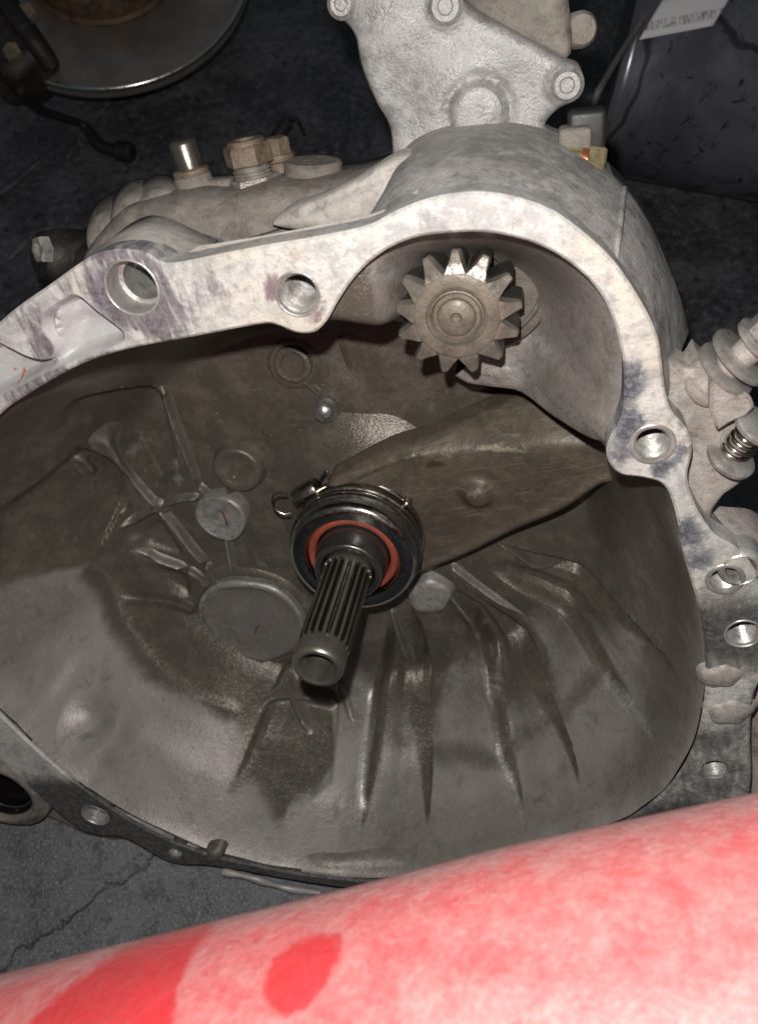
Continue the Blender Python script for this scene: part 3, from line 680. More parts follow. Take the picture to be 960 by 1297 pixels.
# bearing cover: plate with raised lip and lobed skirt
c = at_s(322, 782, 0)
v, f = lathe([(46, -3), (41, .5), (38.5, 2.2), (36.4, 2.6), (35.2, 1.2), (34.2, .6)], c, seg=72, capa=False, capb=False); mk('cover_seat', v, f, M_in, bell, 60, amask(v, .75, .3))
v, f = lathe([(36, -2), (34.6, 1.5), (33.2, 4.0), (31.8, 5.3), (30.2, 5.5), (28.6, 4.6), (27.4, 4.1), (20, 4.1), (10, 4.2), (.3, 4.2)], c, seg=72, capa=False,
    wob=lambda t, k: 1+(.028*math.sin(3*t+.5)+.014*math.sin(7*t)+.008*math.sin(12*t+1)))
cover = mk('bearing_cover', v, f, M_in, bell, 50, amask(v, .55, .50))
lip = []
for t in np.linspace(R(-5), R(172), 50): lip.append(c+np.array([32.8*math.cos(t)*(1+.03*math.sin(3*t)), 32.8*math.sin(t)*(1+.03*math.sin(3*t)), 4.8+.5*math.sin(5*t)]))
v, f = tube(lip, lambda s: 2.6*math.sin(math.pi*min(max(s, .03), .97))**.6*(1+.15*math.sin(s*23))+.2, 10); mk('raised_lip', v, f, M_in, cover, 60, amask(v, .3, .66))
for a in (262, 318):
    p = c+np.array([37*math.cos(R(a)), 37*math.sin(R(a)), 0]); v, f = lathe([(9, -2), (7, 1), (6.2, 3.5), (5.2, 4.6), (.3, 4.8)], p, seg=24, capa=False); mk('cover_lug', v, f, M_in, cover, 50, amask(v, .6, .35))
cm = c+np.array([2, -6, 4.3]); v, f = tube([cm+np.array([-2, -4, 0]), cm+np.array([0, 1, 0]), cm+np.array([2.5, 3, 0])], .5, 6); mk('paint_mark', v, f, M_mark, cover)
c = at_s(545, 750, 0)
v, f = lathe([(16, -3), (13.6, 1), (12.6, 4), (11.5, 5.6), (8, 6.2), (.3, 6.2)], c, seg=36, capa=False, wob=lambda t, k: 1+.08*math.sin(2*t)+.05*math.sin(5*t))
mk('grey_boss', v, f, M_in, bell, 50, amask(v, .3, .62))
c = at_s(606, 832, 0)
v, f = lathe([(12, -2), (9, 1.5), (8, 3), (6, 3), (5, .5), (.3, 0)], c, seg=30, capa=False); mk('small_boss', v, f, M_in, bell, 50, amask(v, .7, .2))
# tiny bright beads added to give glints of the flash
dv, df = [], []
for k in range(150):
    px_, py_ = (rng.normal(520, 75), rng.normal(830, 60)) if k < 80 else (rng.normal(330, 90), rng.normal(560, 60))
    if dist(np.array([[px_, py_]]), np.array([(445, 705), (402, 845)]), False)[0] < 60: continue
    p_ = S(px_, py_); v, f = lathe([(.30, -.1), (.28, .1), (.18, .24), (.02, .3)], p_, seg=6, capa=False); q_s = rng.uniform(.5, 1.5); v = [p_+(np.asarray(x)-p_)*q_s for x in v]
    b_ = len(dv); dv += v; df += [tuple(i+b_ for i in q) for q in f]
ods = mk('glint_beads', dv, df, M_ball, bell, 80); ods['kind'] = 'stuff'
# short hub round the input shaft behind the release bearing
v, f = lathe([(62, -58), (54, -54), (46, -51), (40, -45), (34, -40), (29, -37)], seg=64, capa=False, capb=False); mk('hub_shoulder', v, f, M_in, bell, 60, amask(v, .8, .15))

# -- exterior shell of the bell
oo = resample(outer, 4.0); oo = oo if area(oo) > 0 else oo[::-1]
rings = []
for z, k in ((F-11.5, 0.0), (F-20, 2.0), (F-45, 8), (0, 10), (-45, 30), (-62, 38), (-80, 46)):
    q = offset(oo, 1.0); d = q-C0; rr = np.hypot(*d.T); q = C0+d*((rr-k)/rr)[:, None]; rings.append(np.c_[q, np.full(len(q), z)])
v, f = loft(rings[::-1], True, False); mk('housing_shell', v, f, M_ext, gearbox, 60)
# deep boss behind the first bolt hole and rib along the top edge
d0 = [Gz(*p, F-8) for p in [(92, 343), (116, 326), (138, 318), (164, 317), (190, 323), (212, 336), (252, 329)]]
d1_ = [Gz(*p, F-24) for p in [(106, 330), (128, 311), (152, 297), (178, 291), (202, 296), (228, 307), (262, 316)]]
d2_ = [Gz(*p, F-40) for p in [(122, 318), (142, 302), (166, 283), (190, 273), (216, 277), (246, 291), (276, 304)]]
d3_ = [p+np.array([0, -6, -6]) for p in d2_]; d4_ = [p+np.array([0, -26, -10]) for p in d2_]
def strip(rows, sub=5):
    rows = [spline(np.array(r), sub, False) for r in rows]; m = len(rows[0]); V = [p for r in rows for p in r]
    return V, [(k*m+i, k*m+i+1, (k+1)*m+i+1, (k+1)*m+i) for k in range(len(rows)-1) for i in range(m-1)]
v, f = strip([d0, d1_, d2_, d3_, d4_], 6); mk('bolt_boss', v, f, M_dust, gearbox, 70)
# sloping wall between bolt boss and arch
w1 = [Gz(*p, F-10) for p in [(205, 345), (300, 325), (400, 308), (470, 294), (520, 270)]]; w2 = [Gz(*p, F-16) for p in [(250, 312), (330, 299), (410, 284), (480, 268), (530, 240)]]; w3 = [p+np.array([0, -12, -14]) for p in w2]
def strip(rows, sub=5):
    rows = [spline(np.array(r), sub, False) for r in rows]; m = len(rows[0]); V = [p for r in rows for p in r]
    return V, [(k*m+i, k*m+i+1, (k+1)*m+i+1, (k+1)*m+i) for k in range(len(rows)-1) for i in range(m-1)]
v, f = strip([w1, w2, w3]); mk('top_shoulder', v, f, M_dust, gearbox, 60)

# -- starter bulge: outer skin lofted back from the arch
bo = [(455, 300), (500, 267), (545, 250), (600, 242), (650, 248), (700, 266), (745, 299), (780, 334), (811, 380), (831, 420), (839, 460), (844, 502)]
bb = [(486, 252), (505, 205), (545, 183), (600, 172), (650, 172), (700, 185), (750, 208), (790, 240), (822, 285), (845, 335), (862, 380), (872, 420)]
bb2 = [(498, 225), (516, 185), (552, 164), (600, 155), (648, 155), (698, 166), (742, 186), (780, 215), (812, 258), (832, 300), (848, 340), (858, 390)]
r0 = [Gz(*p, F-9)+np.array([0, -.8, 0]) for p in bo]; r3 = [Gz(*p, -2) for p in bb]; r4 = [Gz(*p, -22) for p in bb2]
r1 = [a*.72+b*.28+np.array([0, 2.5, 0]) for a, b in zip(r0, r3)]; r2 = [a*.35+b*.65+np.array([0, 2.0, 0]) for a, b in zip(r0, r3)]
r5 = [p+np.array([0, -25, -12]) for p in r4]
v, f = strip([r0, r1, r2, r3, r4, r5], 6); bulge = mk('starter_bulge', v, f, M_ext, gearbox, 60)
for a, b in ((7, .0),):
    pth = [r0[a]+np.array([0, 1, -4]), r1[a]+np.array([0, .6, 0]), r2[a]+np.array([0, .4, 0]), r3[a]+np.array([0, .2, 0])]
    v, f = tube(spline(np.array(pth), 6, False), 1.1, 8); mk('casting_ridge', v, f, M_ext, bulge, 60)

# -- starter nose plate above the bulge
pl = spline(L2([(405, -60), (413, 0), (428, 22), (447, 44), (456, 85), (474, 130), (492, 165), (505, 230), (560, 260), (680, 260), (722, 190), (690, 165), (704, 142), (728, 128), (739, 108), (734, 86), (716, 78), (680, 58), (640, 36), (600, 14), (575, -10), (560, -60)], -22), 6)
def pz(P):
    z = np.full(len(P), -22.0); d = dist(P, pl); z -= 2.2*np.exp(-d/1.6)
    bc_ = Gz(606, 143, -22)[:2]; rr = np.hypot(*(P-bc_).T); z += 3.2*sstep(11.5, 9.0, rr)-1.6*np.exp(-((rr-12)/1.8)**2)
    b2_ = Gz(566, 8, -22)[:2]; rr = np.hypot(*(P-b2_).T); z += 1.5*sstep(8, 6, rr)
    b3_ = Gz(718, 106, -22)[:2]; rr = np.hypot(*(P-b3_).T); z += 2.0*sstep(8.5, 6, rr)
    z += 1.2*np.sin(P[:, 0]*.12)*np.sin(P[:, 1]*.1); return z
v, f = sheet(pl, [], pz, 1.6, 16, 1.2, 1.6); nose = mk('starter_nose_plate', v, f, M_nose, gearbox, 60)
for px, py, r in ((718, 108, 5.2), (564, 8, 5.4), (432, 5, 4.4)):
    c = Gz(px, py, -20); v, f = lathe([(r+1, -1), (r, 0), (r-.6, 1.0), (r*.55, 1.0), (r*.45, .1), (.3, 0)], c, seg=28, capa=False); mk('bolt_head', v, f, M_nose, nose, 40)
c = Gz(606, 143, -18.8); v, f = lathe([(9.0, -1.5), (8.8, .3), (8.3, .6), (.3, .6)], c, seg=36, capa=False); mk('core_plug', v, f, M_nose, nose, 40)
# motor body behind the plate, darker
bd = spline(L2([(560, -90), (572, -20), (600, 20), (640, 40), (690, 64), (716, 76), (724, 60), (722, 20), (716, -30), (712, -90)], -34), 6)
v, f = sheet(bd, [], lambda P: -34-.010*(P[:, 0]-92)**2, 3, 40, 2, 2.5); body = mk('starter_body', v, f, M_case, gearbox, 50)
c = Gz(733, 38, -46); v, f = lathe([(5, 5), (6.4, 3), (6.4, -14), (4, -16)], c, axis=(.25, .1, 1), seg=24); mk('through_bolt', v, f, M_case, gearbox, 40)

# -- drive end inside the pocket: nose collar and pinion
PC = Gz(578, 402, 36.0); PX, PY = PC[0], PC[1]
nz = Gz(600, 385, 0)
v, f = lathe([(34, -14), (33.5, -1), (32.5, .5), (29.5, .5), (29.0, -1.2), (27.6, -1.2), (27, 1.4), (20, 1.8), (13, 2), (12.5, 8)], (PX+4, PY+4, 1), seg=64, capa=False, capb=False); collar = mk('drive_collar', v, f, M_collar, gearbox, 40)
v, f = lathe([(10, -6), (10, 15)], (PX, PY, 4), seg=32); mk('drive_shaft', v, f, M_gear, gearbox, 40)
ZB, ZF = 17.0, 36.0; RO, RR_ = 23.6, 16.6
v, f = lathe([(9, ZB), (RR_-.8, ZB), (RR_, ZB+.8), (RR_, ZF-1.2), (RR_-.6, ZF-.5), (RR_-1.6, ZF), (11.2, ZF), (10.9, ZF-.9), (10.4, ZF-1.0), (10.1, ZF+.5), (9.5, ZF+.7), (9.1, ZF+.1), (8.6, ZF-.8), (7.2, ZF-.7), (6.8, ZF+.9), (5.6, ZF+1.7), (2.4, ZF+1.9), (1.7, ZF+1.2), (1.3, ZF+.5), (.3, ZF+.4)], (PX, PY, 0), seg=78)
pin = mk('starter_pinion', v, f, M_gear, gearbox, 32)
def tooth():
    # involute-like flank, front corner chamfered on one side
    rad = [RR_-.9, RR_+.6, RR_+3.2, RR_+5.6, RO-.5, RO]; hw = [4.0, 3.4, 2.85, 2.25, 1.75, 1.4]
    V = []
    for k, (z, sh) in enumerate(((ZB, 0), (ZF-8.0, 0), (ZF-5.0, 0), (ZF, 1))):
        for r_, w_ in zip(rad, hw):
            q = (r_-RR_)/(RO-RR_); cut = max(0, q)
            zz_ = z-(sh*cut*3.2) if sh else z
            kf = 1-.40*sh*min(1, cut*1.2+.15); V.append((r_, -w_*kf+sh*.25, zz_)); V.append((r_, w_*kf+sh*.25, zz_-(sh*cut*.6)))
    V = np.array(V); m = len(rad); Fc = []
    idx = lambda k, i, s: k*2*m+2*i+s
    for k in range(3):
        for i in range(m-1):
            Fc.append((idx(k, i, 0), idx(k, i+1, 0), idx(k+1, i+1, 0), idx(k+1, i, 0))); Fc.append((idx(k, i, 1), idx(k+1, i, 1), idx(k+1, i+1, 1), idx(k, i+1, 1)))
        Fc.append((idx(k, m-1, 0), idx(k, m-1, 1), idx(k+1, m-1, 1), idx(k+1, m-1, 0)))
    for i in range(m-1):
        Fc.append((idx(3, i, 0), idx(3, i+1, 0), idx(3, i+1, 1), idx(3, i, 1))); Fc.append((idx(0, i, 0), idx(0, i, 1), idx(0, i+1, 1), idx(0, i+1, 0)))
    return V, Fc
tv, tf = tooth(); t0 = None
for k in range(13):
    a = R(88+k*360/13)
    if t0 is None:
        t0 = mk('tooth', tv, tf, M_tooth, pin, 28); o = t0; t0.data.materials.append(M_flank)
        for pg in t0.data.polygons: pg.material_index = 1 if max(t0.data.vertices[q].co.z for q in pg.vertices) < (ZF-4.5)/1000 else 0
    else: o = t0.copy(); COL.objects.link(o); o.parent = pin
    o.location = (PX/1000, PY/1000, 0); o.rotation_euler = (0, 0, a)

# -- clutch fork
fo = spline(np.vstack([SP([(418, 607)], lambda P: np.full(len(P), -30.0))*1, L2([(440, 590), (490, 567), (545, 551), (600, 532), (660, 512), (730, 514), (790, 545), (780, 590), (757, 600), (712, 634), (655, 667), (600, 703), (560, 722), (520, 735), (480, 720), (440, 660)], -28)]), 6)
fdim = Gz(604, 633, -18)[:2]; crest = L2([(440, 598), (520, 580), (600, 572), (690, 556), (780, 550)], -18)
def fz(P):
    d = dist(P, fo); cyv = np.interp(P[:, 0], crest[:, 0], crest[:, 1]); up_ = P[:, 1]-cyv
    z = -20.0-1.05*np.logaddexp(0, up_/1.6)*1.6-.16*np.maximum(-up_, 0)-2.2*np.exp(-d/1.1)+1.6*np.exp(-((d-4.0)/2.0)**2)*(up_ < 0)
    rr = np.hypot(*(P-fdim).T); z += 6.0*np.exp(-(rr/7.2)**4)-.8*np.exp(-((rr-12)/3)**2)
    return z+9*sstep(50, 115, P[:, 0])
v, f = sheet(fo, [], fz, 1.6, 14, .7, 1.6); V2 = np.asarray(v)[:, :2]
def fblob(px, py, rx, ry, a):
    c = Gz(px, py, -20)[:2]; return a*np.exp(-((V2[:, 0]-c[0])/rx)**2-((V2[:, 1]-c[1])/ry)**2)
st = np.clip(fblob(552, 590, 9, 4, .95)+fblob(520, 548, 14, 4, .5)+fblob(615, 650, 8, 4, .35)+fblob(555, 700, 12, 6, .3), 0, 1)
br = np.clip(fblob(640, 566, 14, 2, .7)+fblob(600, 624, 5, 5, .55)+fblob(570, 578, 10, 2, .4)+.35*np.exp(-(dist(V2, crest, False)/2.5)**2), 0, 1)
fork = mk('clutch_fork', v, f, M_fork, gearbox, 60, {'stain': st, 'bare': br})

# -- release bearing on its guide sleeve, then the splined shaft
v, f = lathe([(22, -52), (22, -30), (30, -29.5), (32.6, -28), (33.2, -24), (33.2, -17.5), (32.4, -15.6), (31.2, -15.2), (31.0, -12.5), (32.4, -12)], seg=96, capa=False, capb=False); brg = mk('release_bearing', v, f, M_race2, gearbox, 35)
v, f = lathe([(32.3, -12.5), (34.2, -12.2), (34.6, -11.4), (34.6, -9.4), (34.2, -8.8), (33.2, -8.6), (33.0, -6.4), (33.0, -4.2), (32.5, -2.2), (31.2, -.8), (29.4, -.2), (27.0, -.2), (24.8, -.5), (24.3, -1.2), (24.0, -3.0), (23.6, -6)], seg=96, capa=False, capb=False); mk('outer_race', v, f, M_race, brg, 40)
v, f = lathe([(33.2, -24.8), (34.4, -24.3), (34.6, -23.2), (34.2, -22.4), (33.1, -22.1)], seg=96, capa=False, capb=False); mk('retaining_ring', v, f, M_clip, brg, 50)
v, f = lathe([(33.1, -17.6), (33.9, -17.1), (33.9, -15.9), (33.0, -15.5)], seg=96, capa=False, capb=False); mk('shell_bead', v, f, M_clip, brg, 50)
v, f = lathe([(23.7, -5.5), (23.0, -3.4), (22.2, -2.9), (20.2, -3.1), (19.4, -4.2), (19.0, -7)], seg=80, capa=False, capb=False); mk('red_seal', v, f, M_seal, brg, 60)
v, f = lathe([(18.6, -50), (18.4, 2.0), (17.4, 4.0), (17.2, 8.6), (16.8, 9.6), (16.0, 10.1), (14.2, 10.0), (13.4, 9.0), (13.2, 0)], seg=72, capa=False, capb=False); mk('guide_sleeve', v, f, M_sleeve, gearbox, 40)
# spring clip ear and wire loop at the upper left of the bearing
e0 = Gz(362, 632, -22); e1 = Gz(408, 606, -22); d_ = e1-e0; d_ /= np.linalg.norm(d_)
v, f = lathe([(4.6, 2), (5.6, 3), (5.6, 16), (4.8, 17)], e0+np.array([4, -1, 0]), axis=tuple(d_), seg=24); mk('clip_barrel', v, f, M_clip, brg, 40)
lp = [e0+np.array([2, 4.5, 2]), e0+np.array([-4, 4.5, 2]), e0+np.array([-7, 0, 2]), e0+np.array([-6, -5, 2]), e0+np.array([-2, -8, 2]), e0+np.array([2, -8, 1])]
v, f = tube(spline(np.array(lp), 6, False), .7, 8); mk('wire_loop', v, f, M_clip, brg, 60)
c = Gz(515, 638, -21); v, f = lathe([(2.6, -3), (2.6, 1), (1.8, 2.2), (.3, 2.6)], c, seg=20); mk('rivet', v, f, M_clip, brg, 50)
lp = [Gz(405, 607, -20), Gz(414, 596, -19), Gz(416, 605, -19)]; v, f = tube(spline(np.array(lp), 5, False), .6, 8); mk('wire_end', v, f, M_clip, brg, 60)
# shaft: plain journal, splines, chamfered end with pilot bore
ZT = 77.5; NS = 20
def shaft_rings():
    prof = [(12.2, -40, 0), (12.2, 11, 0), (11.9, 11.5, 1), (11.9, 62, 1), (11.7, 65, .5), (11.45, 67.5, 0), (11.5, 69, 0), (11.5, ZT-2.2, 0), (10.9, ZT-.8, 0), (10.1, ZT-.1, 0), (9.2, ZT, 0), (8.2, ZT-.5, 0), (7.8, ZT-1.8, 0), (7.2, ZT-9, 0), (5.0, ZT-13, 0), (.3, ZT-15, 0)]
    SEG = NS*10; rings = []
    for r, z, k in prof:
        q = []
        for i in range(SEG):
            t = 2*math.pi*i/SEG; ph = (i % 10)/10; g = 1 if .15 < ph < .65 else 0
            q.append((r-(2.5*k*(1-g)), t, z))
        rings.append([(a*math.cos(b), a*math.sin(b), z) for a, b, z in q])
    return rings
rg = shaft_rings(); v, f = loft(rg, False, False); shaft = mk('input_shaft', v, f, M_spl, gearbox, 28); shaft.data.materials.append(M_groove)
SEGS = NS*10
for q in shaft.data.polygons:
    rg_, ix = divmod(q.vertices[0], SEGS)
    if rg_ in (2, 3) and not (.15 < ((ix % 10)+.5)/10 < .60): q.material_index = 1

# -- rear gearcase behind the flange, upper left
YT = 150.0
def bxr(c, s, r=6, n=4):  # rounded box: c centre, s half sizes
    bm = bmesh.new(); bmesh.ops.create_cube(bm, size=2); bmesh.ops.scale(bm, vec=s, verts=bm.verts)
    bmesh.ops.bevel(bm, geom=bm.edges, offset=r, segments=n, profile=.5, affect='EDGES')
    bmesh.ops.translate(bm, vec=c, verts=bm.verts); v = [np.array(q.co) for q in bm.verts]; f = [tuple(x.index for x in q.verts) for q in bm.faces]; bm.free(); return v, f
def gy(px, py, y): return Gy(px, py, y)
cs = [Gz(*p, -30) for p in [(95, 345), (112, 330), (128, 300), (160, 262), (185, 248), (250, 236), (300, 236), (345, 226), (390, 224), (450, 216), (520, 200), (540, 260), (460, 330), (250, 380), (120, 390)]]
cs = spline(np.array(cs)[:, :2], 5); cs = cs if area(cs) > 0 else cs[::-1]
rg = [np.c_[offset(cs, 9), np.full(len(cs), -8)], np.c_[offset(cs, 4), np.full(len(cs), -11)], np.c_[offset(cs, 1), np.full(len(cs), -17)], np.c_[cs, np.full(len(cs), -30)], np.c_[offset(cs, 3), np.full(len(cs), -70)], np.c_[offset(cs, 12), np.full(len(cs), -84)]]
v, f = loft(rg[::-1]); case = mk('gearcase', v, f, M_case, gearbox, 55)
v, f = bxr((10, 15, -122), (78, 60, 30), 16); mk('rear_case', v, f, M_case, gearbox, 50)
# fluted end covers at its left
for px, py, r, ln in ((140, 282, 15, 20), (170, 262, 15, 18), (196, 250, 13, 16)):
    c = Gz(px+14, py+22, -32); v, f = lathe([(r-5, 9), (r-1, 7), (r, 3), (r, -ln), (r-3, -ln-3)], c, axis=(.35, -.1, .9), seg=36); mk('end_cover', v, f, M_case, case, 50)
c = Gz(80, 325, -40); v, f = lathe([(9, 12), (11.5, 9), (12.5, 2), (12.5, -22), (9, -26)], c, axis=(-.55, .25, .8), seg=36); lug = mk('side_lug', v, f, M_drk, case, 45)
c2 = Gz(66, 316, -30); v, f = lathe([(6.4, 2), (6.4, 6), (5.6, 7), (3.5, 7), (3.2, 5), (.3, 5)], c2, axis=(-.55, .25, .8), seg=6); mk('bolt_head', v, f, M_galv, lug, 30)
v, f = tube([Gz(88, 330, -42), Gz(110, 335, -40), Gz(130, 330, -36)], 9, 16); mk('lug_arm', v, f, M_drk, case, 60)
# studs and plugs standing on the case
UPY = np.array([-.10, 1.0, -.12])
def stud(px0, py0, px1, py1, z):
    a = Gz(px0, py0, z); b = Gz(px1, py1, z); return a, (b-a)/np.linalg.norm(b-a), np.linalg.norm(b-a)
a, d, l = stud(326, 246, 308, 168, -36)
v, f = lathe([(11.8, -6), (11.8, 6.5), (11.2, 7.5)], a, axis=d, seg=6, rot=.3); plug = mk('drain_plug', v, f, M_galv, case, 25)
pr = [(7.6, 7)]; z = 7.5
while z < 11.5: pr += [(8.3, z), (7.5, z+.7)]; z += 1.4
v, f = lathe(pr+[(8.2, 12.5)], a, axis=d, seg=36); mk('thread', v, f, M_galv, plug, 40)
v, f = lathe([(9.6, 12.3), (10.4, 13.0), (10.4, 19.5), (9.6, 20.6)], a, axis=d, seg=6, rot=.1); mk('hex_nut', v, f, M_rusty, plug, 25)
v, f = lathe([(8.6, 20.4), (8.6, 21.2), (7.8, 22.4), (4.8, 22.4), (4.2, 21.2), (.3, 21.2)], a, axis=d, seg=30); mk('nut_cap', v, f, M_rusty, plug, 40)
a, d, l = stud(249, 240, 230, 176, -36)
v, f = lathe([(9.5, -8), (8.6, 0), (8.2, 5.5), (7.6, 6.5)], a, axis=d, seg=32); sw = mk('reverse_switch', v, f, M_case, case, 40)
v, f = lathe([(7.9, 6.2), (8.1, 7), (7.9, 8.6), (6.6, 9.2)], a, axis=d, seg=32); mk('collar_ring', v, f, M_rusty, sw, 40)
v, f = lathe([(6.5, 9), (6.3, 19), (5.8, 20), (4.9, 20.4), (.3, 20.4)], a, axis=d, seg=32); mk('metal_sleeve', v, f, M_chrome, sw, 40)
v, f = bxr(a+np.array([10, -1, 0]), (9, 5, 5), 2.5); mk('casting_bridge', v, f, M_case, case, 50)
a, d, l = stud(356, 220, 347, 170, -50)
v, f = lathe([(4.5, -4), (4.5, 6)], a, axis=d, seg=24); bo_ = mk('breather_bolt', v, f, M_rusty, case, 40)
v, f = lathe([(7.4, 5.5), (7.8, 6.2), (7.4, 8.4)], a, axis=d, seg=28); mk('washer', v, f, M_rusty, bo_, 40)
v, f = lathe([(6.2, 8.4), (6.2, 14), (5.4, 15)], a, axis=d, seg=6); mk('bolt_head', v, f, M_rusty, bo_, 25)
a, d, l = stud(398, 228, 396, 190, -40)
v, f = lathe([(9.8, -6), (9.8, 1.6), (12.2, 2.0), (12.6, 3), (12.4, 7), (11.4, 8), (.3, 8.2)], a, axis=d, seg=40); mk('round_cap', v, f, M_case, case, 40)
# bar cast along the case towards the starter
lg = spline(L2([(340, 290), (362, 268), (392, 258), (440, 236), (505, 200), (540, 215), (520, 262), (470, 282), (400, 296)], 8), 5)
gl = L2([(388, 268), (450, 240), (502, 218)], 8)
def lz(P): d = dist(P, lg); return 8-4*np.exp(-d/2.5)+1.5*np.sin(P[:, 0]*.1)-2.2*np.exp(-(dist(P, gl, False)/1.3)**2)
v, f = sheet(lg, [], lz, 1.3, 14, 1.2, 1.5); mk('casting_ledge', v, f, M_dust, case, 60)

# -- terminal block with brass nut between starter and bulge
p = Gz(742, 170, -20); v, f = bxr(p, (7, 9, 6), 2); term = mk('terminal_block', v, f, M_plastic, gearbox, 40)
p = Gz(727, 192, -14); v, f = bxr(p, (6, 9, 6), 2); mk('mounting_ear', v, f, M_case, term, 40)
a = Gz(735, 202, -8); b = Gz(765, 205, -8); d = b-a
v, f = lathe([(4.2, 0), (4.2, 2.2)], a, axis=d, seg=28); mk('copper_washer', v, f, M_copper, term, 40)
v, f = lathe([(5.4, 2.4), (5.6, 3), (5.6, 8.0), (5.0, 8.8)], a, axis=d, seg=6, rot=.4); mk('brass_nut', v, f, M_brass, term, 25)
v, f = lathe([(4.0, -5), (4.0, 0)], a, axis=d, seg=28); mk('stud', v, f, M_brass, term, 40)

# -- side bracket with stacked washers, at the right of the flange
sbk = L2([(846, 452), (872, 464), (882, 446), (904, 468), (926, 512), (944, 556), (950, 586), (938, 606), (914, 620), (899, 640), (895, 664), (905, 690), (880, 690), (862, 640), (855, 560), (840, 500)], F-20)
v, f = sheet(sbk, [], lambda P: F-16+.9*np.sin(P[:, 0]*.2+1)-3.0*sstep(8, 0, dist(P, L2([(905, 470), (948, 590)], F-20), False)), 2.2, 16, 1.5, 2); brk = mk('side_bracket', v, f, M_brk, gearbox, 60)
axd = Gz(960, 400, F-14)-Gz(890, 470, F-14); axd = axd+np.array([0, 0, 6.0])
a = Gz(888, 492, F-20)
v, f = lathe([(7, -2), (8.5, 0), (8.5, 2.4), (6.2, 3), (6.0, 9), (7, 10)], a, axis=axd, seg=36, capa=False); wst = mk('spacer', v, f, M_brk, brk, 40)
for z, r in ((10, 11.5), (16.5, 12), (25, 9.5)):
    v, f = lathe([(r-.6, z), (r, z+.5), (r, z+1.9), (r-.6, z+2.4)], a, axis=axd, seg=44); mk('washer', v, f, M_wash, brk, 40)
v, f = lathe([(5, 12), (5, 28)], a, axis=axd, seg=28); mk('bolt_shank', v, f, M_brk, brk, 40)
v, f = lathe([(7.2, 27.6), (7.8, 28.2), (7.8, 35), (6.8, 36)], a, axis=axd, seg=6, rot=.2); mk('hex_nut', v, f, M_wash, brk, 25)
v, f = sheet(L2([(900, 478), (922, 486), (950, 502), (956, 516), (946, 528), (926, 536), (908, 548), (898, 520)], F-8), [], lambda P: np.full(len(P), F-8.0), 3, 7, 1.2, 2); mk('lever_arm', v, f, M_brk, brk, 40)
a2 = Gz(925, 575, F-16); ax2 = Gz(965, 535, F-10)-a2; ax2 /= np.linalg.norm(ax2)
v, f = lathe([(8, -2), (9.4, -1.4), (9.4, 0), (8.4, .7)], a2+np.array([0, 0, 2]), axis=ax2, seg=40); mk('washer', v, f, M_wash, brk, 40)
u, w, aa = frame(ax2); hp = [a2+aa*(1+t*1.05)+5.0*(u*math.cos(t*2.2)+w*math.sin(t*2.2)) for t in np.linspace(0, 14, 150)]
v, f = tube(hp, .85, 8); mk('coil_spring', v, f, M_clip, brk, 60)
v, f = lathe([(4.2, 0), (4.2, 16)], a2, axis=ax2, seg=24); mk('bolt_shank', v, f, M_brk, brk, 40)
v, f = lathe([(8, 15), (8.8, 15.6), (8.8, 17.2), (8, 17.8)], a2, axis=ax2, seg=40); mk('washer', v, f, M_wash, brk, 40)
# lower casting behind the dark flange
lc = spline(L2([(890, 672), (930, 668), (975, 690), (1010, 760), (1015, 900), (1000, 1040), (930, 1040), (925, 900), (930, 780), (905, 720)], F-22), 5)
v, f = sheet(lc, [], lambda P: F-18+2.5*np.sin(P[:, 0]*.16)+2*np.cos(P[:, 1]*.11), 3, 22, 2, 3); low = mk('lower_casting', v, f, M_brk, gearbox, 60)
for px, py, r in ((914, 857, 6.5), (924, 903, 7.5)):
    c = Gz(px, py, F); v, f = lathe([(r+2.5, -3), (r+1.0, -.6), (r, .5), (r-1.5, 1.3), (r*.5, 1.8), (.3, 1.9)], c, seg=30, capa=False, wob=lambda t, k: 1+.12*math.sin(2*t+1)+.07*math.sin(5*t)); mk('cast_pad', v, f, M_brk, flange, 50)
c = Gz(938, 722, F); v, f = lathe([(9, -10), (8.6, -2), (8.0, .4), (6.6, 1.4), (5.6, .6), (5.2, -6)], (c[0], c[1], F-1), seg=30, capa=False, capb=False); mk('dowel_bush', v, f, M_bore, flange, 45)

# -- output seal bore, ear and clip bits along the lower left edge
c = Gz(-2, 1002, F-2)
v, f = lathe([(33, -30), (32, -4), (31, 0), (27, 1.5), (25.5, 3.2), (23.5, 3.2), (22.5, 1.0), (21, 0)], c, seg=64, capa=False, capb=False); ob = mk('output_bore', v, f, M_case, gearbox, 45)
v, f = lathe([(21.2, .2), (20.2, -1), (19.8, -10), (17, -12), (17, -16), (10, -18), (.3, -18)], c, seg=56, capa=False); mk('oil_seal', v, f, M_oilbore, ob, 45)
v, f = tube([c+np.array([19.3*math.cos(t), 19.3*math.sin(t), -4]) for t in np.linspace(0, 2*math.pi, 60)], .8, 8); mk('seal_spring', v, f, M_race, ob, 60)
ek = spline(L2([(55, 985), (80, 988), (110, 1010), (150, 1030), (215, 1062), (280, 1082), (280, 1096), (245, 1100), (200, 1094), (165, 1068), (140, 1068), (110, 1062), (70, 1042), (40, 1030)], F-12), 5)
v, f = sheet(ek, [], lambda P: np.full(len(P), F-13.5), 3, 9, 1); mk('lower_ear', v, f, M_case, gearbox, 50)
c = Gz(270, 1083, F-2); v, f = lathe([(7, -6), (6, -1), (4.5, 2), (2.5, 3), (.3, 3.2)], c, seg=20, capa=False, wob=lambda t, k: 1+.25*math.sin(2*t)+.15*math.sin(3*t+k)); mk('notch_lump', v, f, M_collar, gearbox, 40)  # dark lump standing in for a notch in the edge
